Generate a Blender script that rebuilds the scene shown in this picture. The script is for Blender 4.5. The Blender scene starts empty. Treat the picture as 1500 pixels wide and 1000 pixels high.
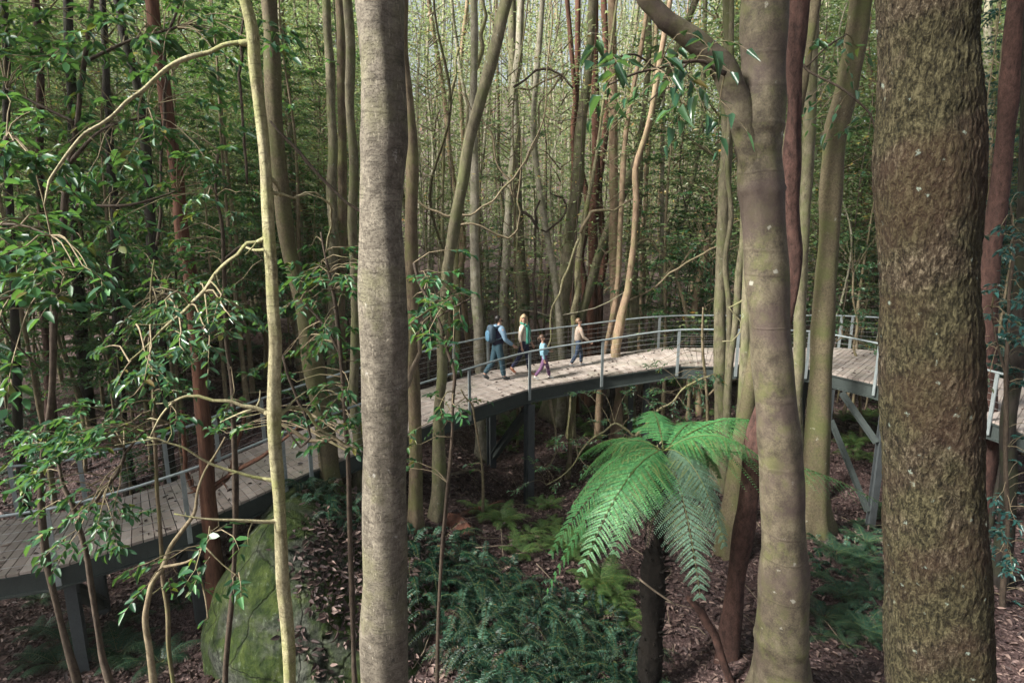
import bpy, math, random
import numpy as np
from mathutils import Vector, Matrix, bvhtree

RNG = np.random.default_rng(7)
random.seed(7)
SC = bpy.context.scene
COL = SC.collection
PI = math.pi

# ------------------------------------------------------------------ camera geometry
CAM = np.array([0.0, 0.0, 7.0]); PITCH = math.radians(11.93); FPX = 900.0
FW = np.array([0, math.cos(PITCH), -math.sin(PITCH)]); UP = np.array([0, math.sin(PITCH), math.cos(PITCH)])

def ray(px, py):
    return FW + np.array([1, 0, 0]) * (px - 750) / FPX - UP * (py - 500) / FPX
def at_y(px, py, Y):                       # the point of a photo position at world distance Y
    d = ray(px, py); return CAM + d * (Y / d[1])
def at_z(px, py, z):                       # ... on a horizontal plane
    d = ray(px, py); return CAM + d * ((z - CAM[2]) / d[2])
def to_px(p):
    q = np.asarray(p, float) - CAM
    dep = q @ FW
    return 750 + FPX * q[..., 0] / dep, 500 - FPX * (q @ UP) / dep, dep

# ------------------------------------------------------------------ objects
def tag(o, label=None, cat=None, group=None, kind=None):
    if label: o['label'] = label
    if cat: o['category'] = cat
    if group: o['group'] = group
    if kind: o['kind'] = kind
    return o
def thing(name, label, cat, loc=(0, 0, 0), group=None, rz=0.0):
    o = bpy.data.objects.new(name, None); COL.objects.link(o)
    o.empty_display_size = 0.2
    o.location = tuple(float(c) for c in loc); o.rotation_euler = (0, 0, rz)
    return tag(o, label, cat, group)

class MB:
    """collects vertices and faces of one mesh object"""
    def __init__(s): s.v = []; s.f = []; s.n = 0
    def add(s, v, quads=None, tris=None, m=0):
        v = np.asarray(v, float).reshape(-1, 3)
        for q in (quads, tris):
            if q is not None and len(q):
                s.f.append((np.asarray(q, np.int64) + s.n, m))
        s.v.append(v); s.n += len(v)
    def mesh(s, name, mats, off=(0, 0, 0), smooth=True):
        me = bpy.data.meshes.new(name)
        if not s.v: return me
        v = np.concatenate(s.v) - np.asarray(off, float)
        me.vertices.add(len(v)); me.vertices.foreach_set('co', v.astype(np.float32).ravel())
        loops = np.concatenate([f.ravel() for f, m in s.f])
        size = np.concatenate([np.full(len(f), f.shape[1]) for f, m in s.f])
        mi = np.concatenate([np.full(len(f), m) for f, m in s.f])
        me.loops.add(len(loops)); me.loops.foreach_set('vertex_index', loops.astype(np.int32))
        me.polygons.add(len(size))
        me.polygons.foreach_set('loop_start', np.concatenate([[0], np.cumsum(size)[:-1]]).astype(np.int32))
        me.polygons.foreach_set('material_index', mi.astype(np.int32))
        me.polygons.foreach_set('use_smooth', np.full(len(size), smooth))
        me.update(calc_edges=True)
        for m in (mats if isinstance(mats, (list, tuple)) else [mats]): me.materials.append(m)
        return me
    def build(s, name, mats, parent=None, off=None, smooth=True):
        if off is None: off = tuple(parent.location) if parent is not None else (0, 0, 0)
        o = bpy.data.objects.new(name, s.mesh(name, mats, off, smooth)); COL.objects.link(o)
        if parent is not None: o.parent = parent
        else: o.location = off
        return o

def child(name, me, parent, mat=None):
    o = bpy.data.objects.new(name, me); COL.objects.link(o); o.parent = parent
    if mat is not None:
        o.material_slots[0].link = 'OBJECT'; o.material_slots[0].material = mat
    return o

def unit(v):
    v = np.asarray(v, float); return v / (np.linalg.norm(v, axis=-1, keepdims=True) + 1e-9)

def smooth_path(P, R, step):
    """Catmull-Rom through the points, radii with them"""
    P = np.asarray(P, float); R = np.asarray(R, float)
    if len(P) == 2:
        n = max(2, int(np.linalg.norm(P[1] - P[0]) / step) + 1)
        t = np.linspace(0, 1, n)[:, None]
        return P[0] * (1 - t) + P[1] * t, R[0] * (1 - t[:, 0]) + R[1] * t[:, 0]
    D = np.linalg.norm(np.diff(P, axis=0), axis=1) + 1e-6; V = np.diff(P, axis=0) / D[:, None]
    Tn = np.concatenate([V[:1], (V[1:] * D[:-1, None] + V[:-1] * D[1:, None]) / (D[1:] + D[:-1])[:, None], V[-1:]])
    out = []; ro = []
    for i in range(len(P) - 1):
        n = max(1, int(D[i] / step)); t = (np.arange(n) / n)[:, None]
        out.append((2 * t ** 3 - 3 * t ** 2 + 1) * P[i] + (t ** 3 - 2 * t ** 2 + t) * D[i] * Tn[i] + (3 * t ** 2 - 2 * t ** 3) * P[i + 1] + (t ** 3 - t ** 2) * D[i] * Tn[i + 1])
        u = t[:, 0]; u = u * u * (3 - 2 * u)
        ro.append(R[i] * (1 - u) + R[i + 1] * u)
    out.append(P[-1:]); ro.append(R[-1:])
    return np.concatenate(out), np.concatenate(ro)

def tube(mb, P, R, sides=8, step=0.2, m=0, rough=0.0, rng=None, cap=True, fine=None, raw=False):
    if np.isscalar(R): R = np.full(len(P), R)
    if not raw: P, R = smooth_path(P, R, step)
    n = len(P)
    T = unit(np.gradient(P, axis=0)) if n > 2 else np.repeat(unit(P[1:] - P[:1]), 2, 0)
    ref = np.array([1.0, 0, 0]) if abs(T[0][0]) < .9 else np.array([0, 1.0, 0])
    N = np.zeros((n, 3)); v = unit(ref - T[0] * (ref @ T[0]))
    for i in range(n):
        v = unit(v - T[i] * (v @ T[i])); N[i] = v
    B = np.cross(T, N)
    th = np.arange(sides) / sides * 2 * PI
    s = np.concatenate([[0], np.cumsum(np.linalg.norm(np.diff(P, axis=0), axis=1))])
    rad = np.repeat(R[:, None], sides, 1)
    if rough:
        rng = rng or RNG
        k = 0
        for mm, ww in ((1, .9), (2, .7), (3, 1.7), (2, 3.1), (5, 4.3), (0, 2.2), (0, 5.1), (7, 1.1)):
            k += (rough / (1 + .12 * mm)) * .55 * np.sin(mm * th[None] + ww * rng.uniform(.7, 1.3) * s[:, None] + rng.uniform(0, 6.28))
        rad = rad * (1 + k)
    if fine is not None: rad = rad + fine(th[None], s[:, None], P)
    V = P[:, None] + rad[..., None] * (np.cos(th)[None, :, None] * N[:, None] + np.sin(th)[None, :, None] * B[:, None])
    i = np.arange(n - 1)[:, None] * sides; j = np.arange(sides)[None]; j2 = (j + 1) % sides
    q = np.stack([i + j, i + j2, i + sides + j2, i + sides + j], -1).reshape(-1, 4)
    V = V.reshape(-1, 3); tris = None
    if cap:
        V = np.concatenate([V, P[:1], P[-1:]]); a = n * sides
        jj = np.arange(sides); k2 = (jj + 1) % sides
        tris = np.concatenate([np.stack([np.full(sides, a), k2, jj], -1),
                               np.stack([np.full(sides, a + 1), (n - 1) * sides + jj, (n - 1) * sides + k2], -1)])
    mb.add(V, q, tris, m)

OVAL = np.array([(0, 0, 0), (.30, .5, .10), (.70, .36, .06), (1, 0, -.08), (.70, -.36, .06), (.30, -.5, .10)])
LANCE = np.array([(0, 0, 0), (.30, .5, .12), (.62, .34, .06), (1, 0, -.14), (.62, -.34, .06), (.30, -.5, .12)])
DIAM = np.array([(0, 0, 0), (.42, .5, .06), (1, 0, 0), (.42, -.5, .06)])
def leaves(mb, pos, dirs, nrm, L, w=.4, shape=OVAL, m=0):
    pos = np.asarray(pos, float); d = unit(dirs); s = unit(np.cross(d, nrm)); n = np.cross(s, d)
    L = np.broadcast_to(np.asarray(L, float), (len(pos),))[:, None, None]
    q3 = RNG.uniform(.75, 1.25, (len(pos), 1, 1)); cu = RNG.uniform(-.4, 2.6, (len(pos), 1, 1)); tw = RNG.normal(0, .06, (len(pos), 1, 1))
    a = shape[None, :, 0:1]; b = shape[None, :, 1:2] * w * q3 + tw * a * a; c = shape[None, :, 2:3] * cu - .10 * (cu - 1) * a * a
    V = pos[:, None] + L * (a * d[:, None] + b * s[:, None] + c * n[:, None])
    k = len(shape); base = np.arange(len(pos))[:, None] * k
    if k == 6:
        q = np.concatenate([base + np.array([[0, 1, 2, 3]]), base + np.array([[0, 3, 4, 5]])])
    else:
        q = base + np.array([[0, 1, 2, 3]])
    mb.add(V.reshape(-1, 3), q, None, m)

def rdirs(n, rng, flat=1.0):
    v = rng.normal(size=(n, 3)); v[:, 2] *= flat
    return unit(v)

def box(mb, c, sx, sy, sz, ax=None, m=0, bev=0.0):
    """box with centre c, sizes along the axes ax (rows)"""
    A = np.eye(3) if ax is None else np.asarray(ax, float)
    sg = np.array([(x, y, z) for x in (-1, 1) for y in (-1, 1) for z in (-1, 1)], float)
    V = np.asarray(c, float) + (sg * np.array([sx, sy, sz]) / 2) @ A
    q = np.array([(0, 1, 3, 2), (4, 6, 7, 5), (0, 4, 5, 1), (2, 3, 7, 6), (0, 2, 6, 4), (1, 5, 7, 3)])
    mb.add(V, q, None, m)
def bar(mb, p, q, w, h, side=None, m=0):
    """a square bar from p to q"""
    p = np.asarray(p, float); q = np.asarray(q, float)
    x = unit(q - p); s = np.array([0, 0, 1.0]) if side is None else np.asarray(side, float)
    y = unit(np.cross(s, x)); z = np.cross(x, y)
    box(mb, (p + q) / 2, np.linalg.norm(q - p), w, h, np.stack([x, y, z]), m)

# ------------------------------------------------------------------ ground height
def _cp():
    L = []
    for px, py, Y in ((770, 742, 15.6), (642, 775, 11.8), (608, 770, 11.3), (487, 722, 11.9), (1195, 775, 12.2), (1135, 985, 7.8),
                      (1230, 960, 8.7), (960, 1008, 8.6), (120, 880, 11.5), (250, 990, 9), (40, 985, 9), (720, 690, 18), (905, 645, 19.5),
                      (810, 595, 21.5), (400, 545, 18), (350, 480, 25), (220, 520, 24), (800, 440, 38), (1000, 470, 32), (1250, 640, 17), (1120, 640, 17), (1288, 782, 14.8), (1220, 745, 15.4),
                      (60, 560, 20), (620, 775, 11), (760, 850, 10), (930, 930, 9.2), (700, 1000, 8), (1000, 760, 13), (1080, 860, 10.5),
                      (560, 800, 10.5), (450, 800, 10), (1400, 720, 14), (1470, 800, 12), (600, 470, 30), (860, 800, 11.8), (880, 730, 14), (560, 620, 17), (650, 640, 17)):
        L.append(at_y(px, py, Y))
    L += [np.array(p, float) for p in ((-3, 7.9, -.3), (-2.0, 7.2, -.3), (-3.6, 7.0, -.3), (-2.9, 6.0, -.2), (-4.6, 7.6, -.1), (0, 0, .9), (-6, 2, .6), (6, 2, .9), (-12, 4, -.2), (14, 5, .3), (0, -12, 1.5), (-20, 14, .6), (-16, 20, 1.6),
          (20, 16, .6), (20, 30, 1.6), (-25, 40, 4), (0, 50, 2.6), (30, 50, 3), (-50, 70, 7), (0, 80, 4.5), (50, 80, 5), (0, 150, 16), (-100, 120, 14), (100, 120, 14), (-60, 0, 1), (60, 0, 1), (0, -60, 1), (0, 300, 60), (200, 250, 50), (-200, 250, 50), (0, 420, 70))]
    return np.array(L)
CP = _cp()
def ground(x, y):
    x = np.asarray(x, float); y = np.asarray(y, float)
    d2 = (x[..., None] - CP[:, 0]) ** 2 + (y[..., None] - CP[:, 1]) ** 2
    soft = 0.8 + .002 * (x ** 2 + y ** 2)
    w = 1 / (d2 + soft[..., None]) ** 1.9
    z = (w * CP[:, 2]).sum(-1) / w.sum(-1)
    z = z + .06 * np.sin(1.7 * x + .6 * y) * np.sin(1.3 * y - .5 * x) + .035 * np.sin(3.9 * x + 1.1) * np.sin(4.3 * y + .4 * x)
    return z

# ------------------------------------------------------------------ materials
def srgb(*c):
    return tuple(((v / 255) / 12.92 if v / 255 <= .04045 else ((v / 255 + .055) / 1.055) ** 2.4) for v in c) + (1,)
class NT:
    def __init__(s, name):
        s.m = bpy.data.materials.new(name); s.m.use_nodes = True; s.t = s.m.node_tree; s.t.nodes.clear()
        s.out = s.n('ShaderNodeOutputMaterial')
    def n(s, typ, **kw):
        nd = s.t.nodes.new(typ)
        for k, v in kw.items():
            if hasattr(nd, k): setattr(nd, k, v)
            else: s.put(nd.inputs[k.replace('_', ' ')], v)
        return nd
    def put(s, inp, v):
        if isinstance(v, bpy.types.NodeSocket): s.t.links.new(v, inp)
        else: inp.default_value = v
    def link(s, a, b): s.t.links.new(a, b)
    def coord(s, scale=(1, 1, 1), rand=True):
        tc = s.n('ShaderNodeTexCoord'); mp = s.n('ShaderNodeMapping'); mp.inputs['Scale'].default_value = scale
        s.link(tc.outputs['Object'], mp.inputs['Vector'])
        if rand:
            oi = s.n('ShaderNodeObjectInfo'); ml = s.math('MULTIPLY', oi.outputs['Random'], 57.0)
            s.link(ml, mp.inputs['Location'])
        return mp.outputs['Vector']
    def math(s, op, a, b=0.0, clamp=False):
        nd = s.n('ShaderNodeMath', operation=op, use_clamp=clamp); s.put(nd.inputs[0], a); s.put(nd.inputs[1], b); return nd.outputs[0]
    def noise(s, vec, scale, detail=4, rough=.55, dist=0.0, color=False, dim='3D'):
        nd = s.n('ShaderNodeTexNoise', noise_dimensions=dim)
        if dim == '1D': s.put(nd.inputs['W'], vec)
        else: s.put(nd.inputs['Vector'], vec)
        nd.inputs['Scale'].default_value = scale; nd.inputs['Detail'].default_value = detail
        nd.inputs['Roughness'].default_value = rough; nd.inputs['Distortion'].default_value = dist
        return nd.outputs['Color' if color else 'Fac']
    def voro(s, vec, scale, feature='F1', out='Distance', rnd=1.0):
        nd = s.n('ShaderNodeTexVoronoi', feature=feature); s.put(nd.inputs['Vector'], vec)
        nd.inputs['Scale'].default_value = scale; nd.inputs['Randomness'].default_value = rnd
        return nd.outputs[out]
    def ramp(s, fac, stops, interp='LINEAR'):
        nd = s.n('ShaderNodeValToRGB'); cr = nd.color_ramp; cr.interpolation = interp
        while len(cr.elements) > len(stops): cr.elements.remove(cr.elements[-1])
        while len(cr.elements) < len(stops): cr.elements.new(1)
        for e, (p, c) in zip(cr.elements, stops):
            e.position = p; e.color = c if not np.isscalar(c) else (c, c, c, 1)
        s.put(nd.inputs[0], fac); return nd.outputs[0]
    def mix(s, fac, a, b, blend='MIX'):
        nd = s.n('ShaderNodeMix', data_type='RGBA', blend_type=blend)
        s.put(nd.inputs[0], fac); s.put(nd.inputs[6], a); s.put(nd.inputs[7], b); return nd.outputs[2]
    def bump(s, h, strength=.5, dist=.02):
        nd = s.n('ShaderNodeBump'); nd.inputs['Strength'].default_value = strength; nd.inputs['Distance'].default_value = dist
        s.put(nd.inputs['Height'], h); return nd.outputs[0]
    def pbr(s, col, rough=.7, normal=None, metal=0.0, spec=.4):
        b = s.n('ShaderNodeBsdfPrincipled'); s.put(b.inputs['Base Color'], col); s.put(b.inputs['Roughness'], rough)
        s.put(b.inputs['Metallic'], metal); b.inputs['Specular IOR Level'].default_value = spec
        if normal is not None: s.link(normal, b.inputs['Normal'])
        return b.outputs[0]
    def done(s, sh): s.link(sh, s.out.inputs['Surface']); return s.m

def lin(*c): return tuple(c) + (1,)

def bark(name, dark, light, moss=None, moss_amt=.5, stretch=.35, scale=9, bump=.5, lichen=None, lichen_amt=.06, dist=.02, rough=.85, flake=0, knots=0):
    k = NT(name)
    v = k.coord((1, 1, stretch)); iso = k.coord((1, 1, 1))
    a = k.noise(v, scale, 7, .62, .4); b = k.noise(v, scale * 5, 4, .6); big = k.noise(iso, 1.3, 3, .6)
    f = k.math('ADD', k.math('MULTIPLY', a, .65), k.math('MULTIPLY', b, .35))
    c = k.ramp(f, [(.38, dark), (.5, tuple((x + y) / 2 for x, y in zip(dark, light))), (.63, light)])
    c = k.mix(k.math('MULTIPLY', k.ramp(big, [(.35, 0.0), (.7, 1.0)]), .45), c, tuple(x * .55 for x in dark[:3]) + (1,))
    if moss is not None:
        ms = k.ramp(k.noise(iso, 2.2, 6, .65), [(.56 - .3 * moss_amt, 0.0), (.72 - .2 * moss_amt, 1.0)])
        c = k.mix(k.math('MULTIPLY', ms, .75), c, moss)
    if lichen is not None:
        lo = k.voro(k.mix(.25, iso, k.noise(iso, 5, 4, .6, 0, True)), 5.5)
        ls = k.ramp(k.math('ADD', lo, k.math('MULTIPLY', k.noise(iso, 18, 5, .7), .55)), [(lichen_amt + .26, 1.0), (lichen_amt + .36, 0.0)])
        c = k.mix(k.math('MULTIPLY', ls, .8), c, lichen)
    h = f
    if knots:
        kd = k.math('ADD', k.voro(k.coord((1, 1, .8), False), knots), k.math('MULTIPLY', k.noise(iso, 24, 5, .7), .22))
        kn = k.ramp(kd, [(.13, 1.0), (.19, 0.0)]); c = k.mix(k.math('MULTIPLY', kn, .8), c, tuple(x * .22 for x in dark[:3]) + (1,))
        cw = k.noise(k.coord((1.2, 1.2, 9), False), 5, 4, .6, .6); cl = k.ramp(cw, [(.585, 0.0), (.62, 1.0)])
        fl = k.ramp(k.noise(k.coord((1, 1, .22), False), 70, 3, .6), [(.60, 0.0), (.68, 1.0)]); c = k.mix(k.math('MULTIPLY', fl, .45), c, tuple(min(1, x * 1.5) for x in light[:3]) + (1,))
        fd = k.ramp(k.noise(k.coord((1, 1, 1.6), False), 55, 4, .65), [(.36, 1.0), (.44, 0.0)]); c = k.mix(k.math('MULTIPLY', fd, .5), c, tuple(x * .5 for x in dark[:3]) + (1,))
        h = k.math('SUBTRACT', h, k.math('MULTIPLY', k.math('ADD', cl, fd), .35))
        c = k.mix(k.math('MULTIPLY', cl, .38), c, tuple(x * .45 for x in dark[:3]) + (1,))
        h = k.math('SUBTRACT', h, k.math('MULTIPLY', kn, .8))
    if flake:
        vo = k.voro(k.mix(.08, v, k.noise(v, 9, 3, .6, 0, True)), flake, 'DISTANCE_TO_EDGE')
        cr = k.ramp(vo, [(0, 0.0), (.16, 1.0)])
        c = k.mix(k.math('SUBTRACT', 1.0, cr), c, tuple(x * .25 for x in dark[:3]) + (1,))
        h = k.math('ADD', k.math('MULTIPLY', cr, .7), k.math('MULTIPLY', f, .6))
    return k.done(k.pbr(c, rough, k.bump(h, bump, dist), spec=.25))

def leafmat(name, c0, c1, c2, rough=.4, trans=.3, tint=None, spec=.5, aged=True):
    k = NT(name)
    g = k.n('ShaderNodeNewGeometry'); oi = k.n('ShaderNodeObjectInfo')
    r = k.math('FRACT', k.math('ADD', g.outputs['Random Per Island'], k.math('MULTIPLY', oi.outputs['Random'], .35)))
    c = k.ramp(r, [(0, c0), (.55, c1), (1, c2)] if not aged else [(0, c0), (.55, c1), (.955, c2), (.975, (c2[0] * 1.9 + .03, c2[1] * .95, c2[2] * .5, 1)), (1, (c2[0] * 1.5 + .05, c2[1] * .55 + .01, c2[2] * .4, 1))])
    iso = k.coord((1, 1, 1), False)
    c = k.mix(k.ramp(k.noise(iso, .9, 3), [(.4, 0.0), (.7, .6)]), c, tuple(x * .5 for x in c0[:3]) + (1,))
    p = k.pbr(c, rough, spec=spec)
    t = k.n('ShaderNodeBsdfTranslucent'); k.link(k.mix(.5, c, tint or lin(.16, .30, .03)), t.inputs['Color'])
    mx = k.n('ShaderNodeMixShader'); mx.inputs[0].default_value = trans
    k.link(p, mx.inputs[1]); k.link(t.outputs[0], mx.inputs[2])
    return k.done(mx.outputs[0])

def plain(name, c, rough=.7, metal=0.0, var=.25, scale=14, bump=.0, spec=.4):
    k = NT(name); v = k.coord()
    n = k.noise(v, scale, 5, .6)
    col = k.ramp(n, [(.3, tuple(x * (1 - var) for x in c[:3]) + (1,)), (.7, tuple(min(1, x * (1 + var)) for x in c[:3]) + (1,))])
    return k.done(k.pbr(col, rough, k.bump(n, bump, .01) if bump else None, metal, spec))

M = {}
M['smooth_grey'] = bark('smooth_grey_bark', lin(.062, .052, .040), lin(.195, .172, .135), lin(.125, .12, .066), .15, 1.3, 10, .7, lin(.34, .33, .30), .02, .014, knots=3.0)
M['pole'] = bark('pale_sapling_bark', lin(.13, .11, .062), lin(.36, .33, .205), lin(.17, .185, .06), .35, .5, 14, .7, lin(.4, .4, .34), .02, .008, knots=5.0)
def rough_bark():
    k = NT('rough_flaky_bark'); v = k.coord((1, 1, .38), False); v2 = k.coord((1, 1, .7), False); iso = k.coord((1, 1, 1), False)
    n = k.noise(v, 36, 6, .65, .8); n2 = k.noise(v2, 95, 4, .65, .3); big = k.noise(iso, 2.0, 5, .6); plate = k.noise(v2, 26, 2, .5, 1.5)
    f = k.math('ADD', k.math('MULTIPLY', n, .5), k.math('ADD', k.math('MULTIPLY', n2, .25), k.math('MULTIPLY', plate, .25)))
    c = k.ramp(f, [(.41, lin(.006, .0045, .003)), (.47, lin(.021, .015, .009)), (.53, lin(.040, .031, .020)), (.60, lin(.11, .09, .062))])
    mo = k.ramp(f, [(.41, lin(.006, .0055, .0025)), (.48, lin(.019, .017, .008)), (.59, lin(.068, .061, .031))])
    c = k.mix(k.math('MULTIPLY', k.ramp(big, [(.40, 0.0), (.52, 1.0)]), .85), c, mo)
    c = k.mix(k.ramp(k.noise(iso, 1.1, 4, .6), [(.48, 0.0), (.6, .45)]), c, lin(.03, .016, .010))
    ls = k.ramp(k.math('ADD', k.voro(iso, 8), k.math('MULTIPLY', k.noise(iso, 26, 5, .7), .9)), [(.46, 1.0), (.54, 0.0)])
    c = k.mix(k.math('MULTIPLY', ls, .55), c, lin(.22, .27, .23))
    return k.done(k.pbr(c, .95, k.bump(f, 1.0, .05), spec=.15))
M['rough'] = rough_bark()
M['red'] = bark('reddish_bark', lin(.022, .011, .009), lin(.095, .050, .040), None, 0, .5, 14, .9, None, 0, .02, .9)
M['rust'] = bark('rust_stringy_bark', lin(.045, .020, .013), lin(.15, .072, .046), None, 0, .10, 14, .8, None, 0, .02, .9)
M['mossy'] = bark('mossy_olive_bark', lin(.072, .062, .040), lin(.215, .19, .125), lin(.105, .12, .045), .4, .4, 14, .8, lin(.3, .32, .27), .02, .015)
M['speckled'] = bark('speckled_brown_bark', lin(.058, .046, .028), lin(.15, .125, .075), lin(.075, .085, .028), .4, .8, 30, .8, lin(.25, .25, .2), .015, .01)
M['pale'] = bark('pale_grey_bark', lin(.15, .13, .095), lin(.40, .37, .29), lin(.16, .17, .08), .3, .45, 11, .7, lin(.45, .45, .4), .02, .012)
M['tan'] = bark('pinkish_tan_bark', lin(.17, .11, .07), lin(.38, .28, .19), lin(.18, .17, .08), .25, .4, 10, .6, None, 0, .012)
M['dark'] = bark('dark_bark', lin(.010, .008, .007), lin(.038, .031, .025), lin(.025, .03, .013), .3, .3, 12, .7, None, 0, .02)
M['brown'] = bark('brown_bark', lin(.07, .05, .033), lin(.20, .155, .10), lin(.11, .12, .04), .35, .35, 12, .7, None, 0, .015)
M['twig'] = bark('twig_bark', lin(.10, .075, .045), lin(.28, .23, .15), lin(.12, .12, .05), .2, .5, 20, .4, None, 0, .004)
M['dark_twig'] = bark('dark_twig_bark', lin(.03, .022, .016), lin(.10, .075, .055), None, 0, .5, 20, .4, None, 0, .004)
M['fern_trunk'] = bark('fibrous_fern_trunk', lin(.003, .0025, .002), lin(.014, .010, .007), None, 0, .6, 30, 1.0, None, 0, .03, .95)

def banded(levels=()):
    k = NT('ring_banded_bark'); iso = k.coord((1, 1, 1), False); v = k.coord((1, 1, .8), False)
    tc = k.n('ShaderNodeTexCoord'); sx = k.n('ShaderNodeSeparateXYZ'); k.link(tc.outputs['Object'], sx.inputs[0])
    zz = k.math('ADD', sx.outputs[2], k.math('MULTIPLY', k.noise(iso, 2.0, 2), .12))
    ring = k.noise(zz, 1.1, 0, .5, 0, False, '1D')
    rl = k.ramp(ring, [(.485, 0.0), (.499, 1.0), (.503, 1.0), (.512, 0.0)])
    a = k.noise(v, 6, 7, .65); b = k.noise(iso, 45, 4, .6)
    f = k.math('ADD', k.math('MULTIPLY', a, .65), k.math('MULTIPLY', b, .35))
    c = k.ramp(f, [(.40, lin(.042, .034, .023)), (.5, lin(.078, .065, .043)), (.62, lin(.13, .112, .074))])
    c = k.mix(k.ramp(k.noise(iso, 3.2, 6, .7), [(.50, 0.0), (.62, .65)]), c, lin(.088, .092, .034))
    c = k.mix(k.ramp(k.noise(iso, 1.1, 4), [(.48, 0.0), (.62, .65)]), c, lin(.065, .045, .042))
    for (lz, lw, la) in levels:                      # the scars that ring the trunk
        dd = k.math('DIVIDE', k.math('ABSOLUTE', k.math('SUBTRACT', k.math('ADD', zz, -.06), lz)), lw)
        c = k.mix(k.math('MULTIPLY', k.ramp(k.math('ADD', dd, k.math('MULTIPLY', k.noise(iso, 12, 4), .8)), [(.9, la), (1.35, 0.0)]), 1.0), c, lin(.038, .024, .022))
    sp = k.ramp(k.math('ADD', k.voro(iso, 3.4), k.math('MULTIPLY', k.noise(iso, 14, 5, .7), .5)), [(.30, 1.0), (.36, 0.0)])
    c = k.mix(k.math('MULTIPLY', sp, .55), c, lin(.36, .36, .31))
    c = k.mix(k.math('MULTIPLY', rl, .30), c, lin(.05, .036, .028))
    h = k.math('ADD', f, k.math('MULTIPLY', rl, .25))
    return k.done(k.pbr(c, .8, k.bump(h, .7, .018), spec=.3))
M['banded'] = banded()

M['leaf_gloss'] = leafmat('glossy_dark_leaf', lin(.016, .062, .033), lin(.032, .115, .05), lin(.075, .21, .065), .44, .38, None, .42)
M['leaf_mid'] = leafmat('understorey_leaf', lin(.026, .08, .05), lin(.05, .135, .075), lin(.11, .235, .10), .32, .38, None, .7)
M['leaf_haze_glow'] = leafmat('haze_lightened_leaf', lin(.12, .18, .07), lin(.22, .29, .13), lin(.36, .42, .22), .45, .5, lin(.4, .48, .18))  # hazy glow of the far woods is put into this lightened leaf colour
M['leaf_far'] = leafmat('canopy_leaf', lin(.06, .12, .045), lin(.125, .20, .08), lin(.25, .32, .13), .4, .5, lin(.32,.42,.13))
M['leaf_blue'] = leafmat('bluish_leaf', lin(.012, .055, .055), lin(.025, .10, .09), lin(.05, .15, .12), .32, .25, lin(.05, .2, .1))
M['fern'] = leafmat('bright_fern', lin(.05, .19, .075), lin(.085, .28, .10), lin(.15, .37, .13), .45, .35, lin(.15, .42, .06), .5, False)
M['fern_grey'] = leafmat('grey_green_fern', lin(.09, .17, .11), lin(.14, .24, .17), lin(.18, .28, .2), .5, .3, lin(.2, .35, .2), .5, False)
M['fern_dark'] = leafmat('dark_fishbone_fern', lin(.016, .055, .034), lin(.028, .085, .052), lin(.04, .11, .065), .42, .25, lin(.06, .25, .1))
M['fern_dark_light'] = leafmat('lighter_fishbone_fern', lin(.05, .13, .085), lin(.085, .19, .12), lin(.14, .26, .17), .4, .25, lin(.1, .3, .13))
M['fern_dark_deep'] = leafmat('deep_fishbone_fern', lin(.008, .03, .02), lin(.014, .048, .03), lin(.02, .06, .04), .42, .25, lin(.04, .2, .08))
M['fern_low'] = leafmat('low_fern', lin(.04, .10, .03), lin(.07, .16, .045), lin(.13, .23, .06), .5, .32)
M['rachis'] = plain('fern_stalk', lin(.10, .12, .035), .6)
M['litter'] = leafmat('dry_leaf', lin(.026, .015, .0145), lin(.064, .039, .037), lin(.27, .19, .16), .6, .05, lin(.2, .1, .05), .35, False)

def soil():
    k = NT('leaf_litter_soil'); v = k.coord((1, 1, 1), False)
    a = k.noise(v, 2.2, 8, .7); cells = k.voro(v, 17, 'F1', 'Color'); cells2 = k.voro(v, 31, 'F1', 'Color')
    sx = k.n('ShaderNodeSeparateColor'); k.link(cells, sx.inputs[0])
    sy = k.n('ShaderNodeSeparateColor'); k.link(cells2, sy.inputs[0])
    r = k.math('ADD', k.math('MULTIPLY', sx.outputs[0], .5), k.math('MULTIPLY', sy.outputs[0], .5))
    c = k.ramp(r, [(.1, lin(.018, .011, .011)), (.45, lin(.048, .030, .030)), (.72, lin(.09, .059, .055)), (.92, lin(.24, .17, .155))])
    c = k.mix(k.ramp(a, [(.4, 0.0), (.65, .7)]), c, lin(.05, .028, .024))
    d = k.voro(v, 17); h = k.math('ADD', d, k.math('MULTIPLY', a, .8))
    return k.done(k.pbr(c, .85, k.bump(h, .8, .04), spec=.25))
M['soil'] = soil()

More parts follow.
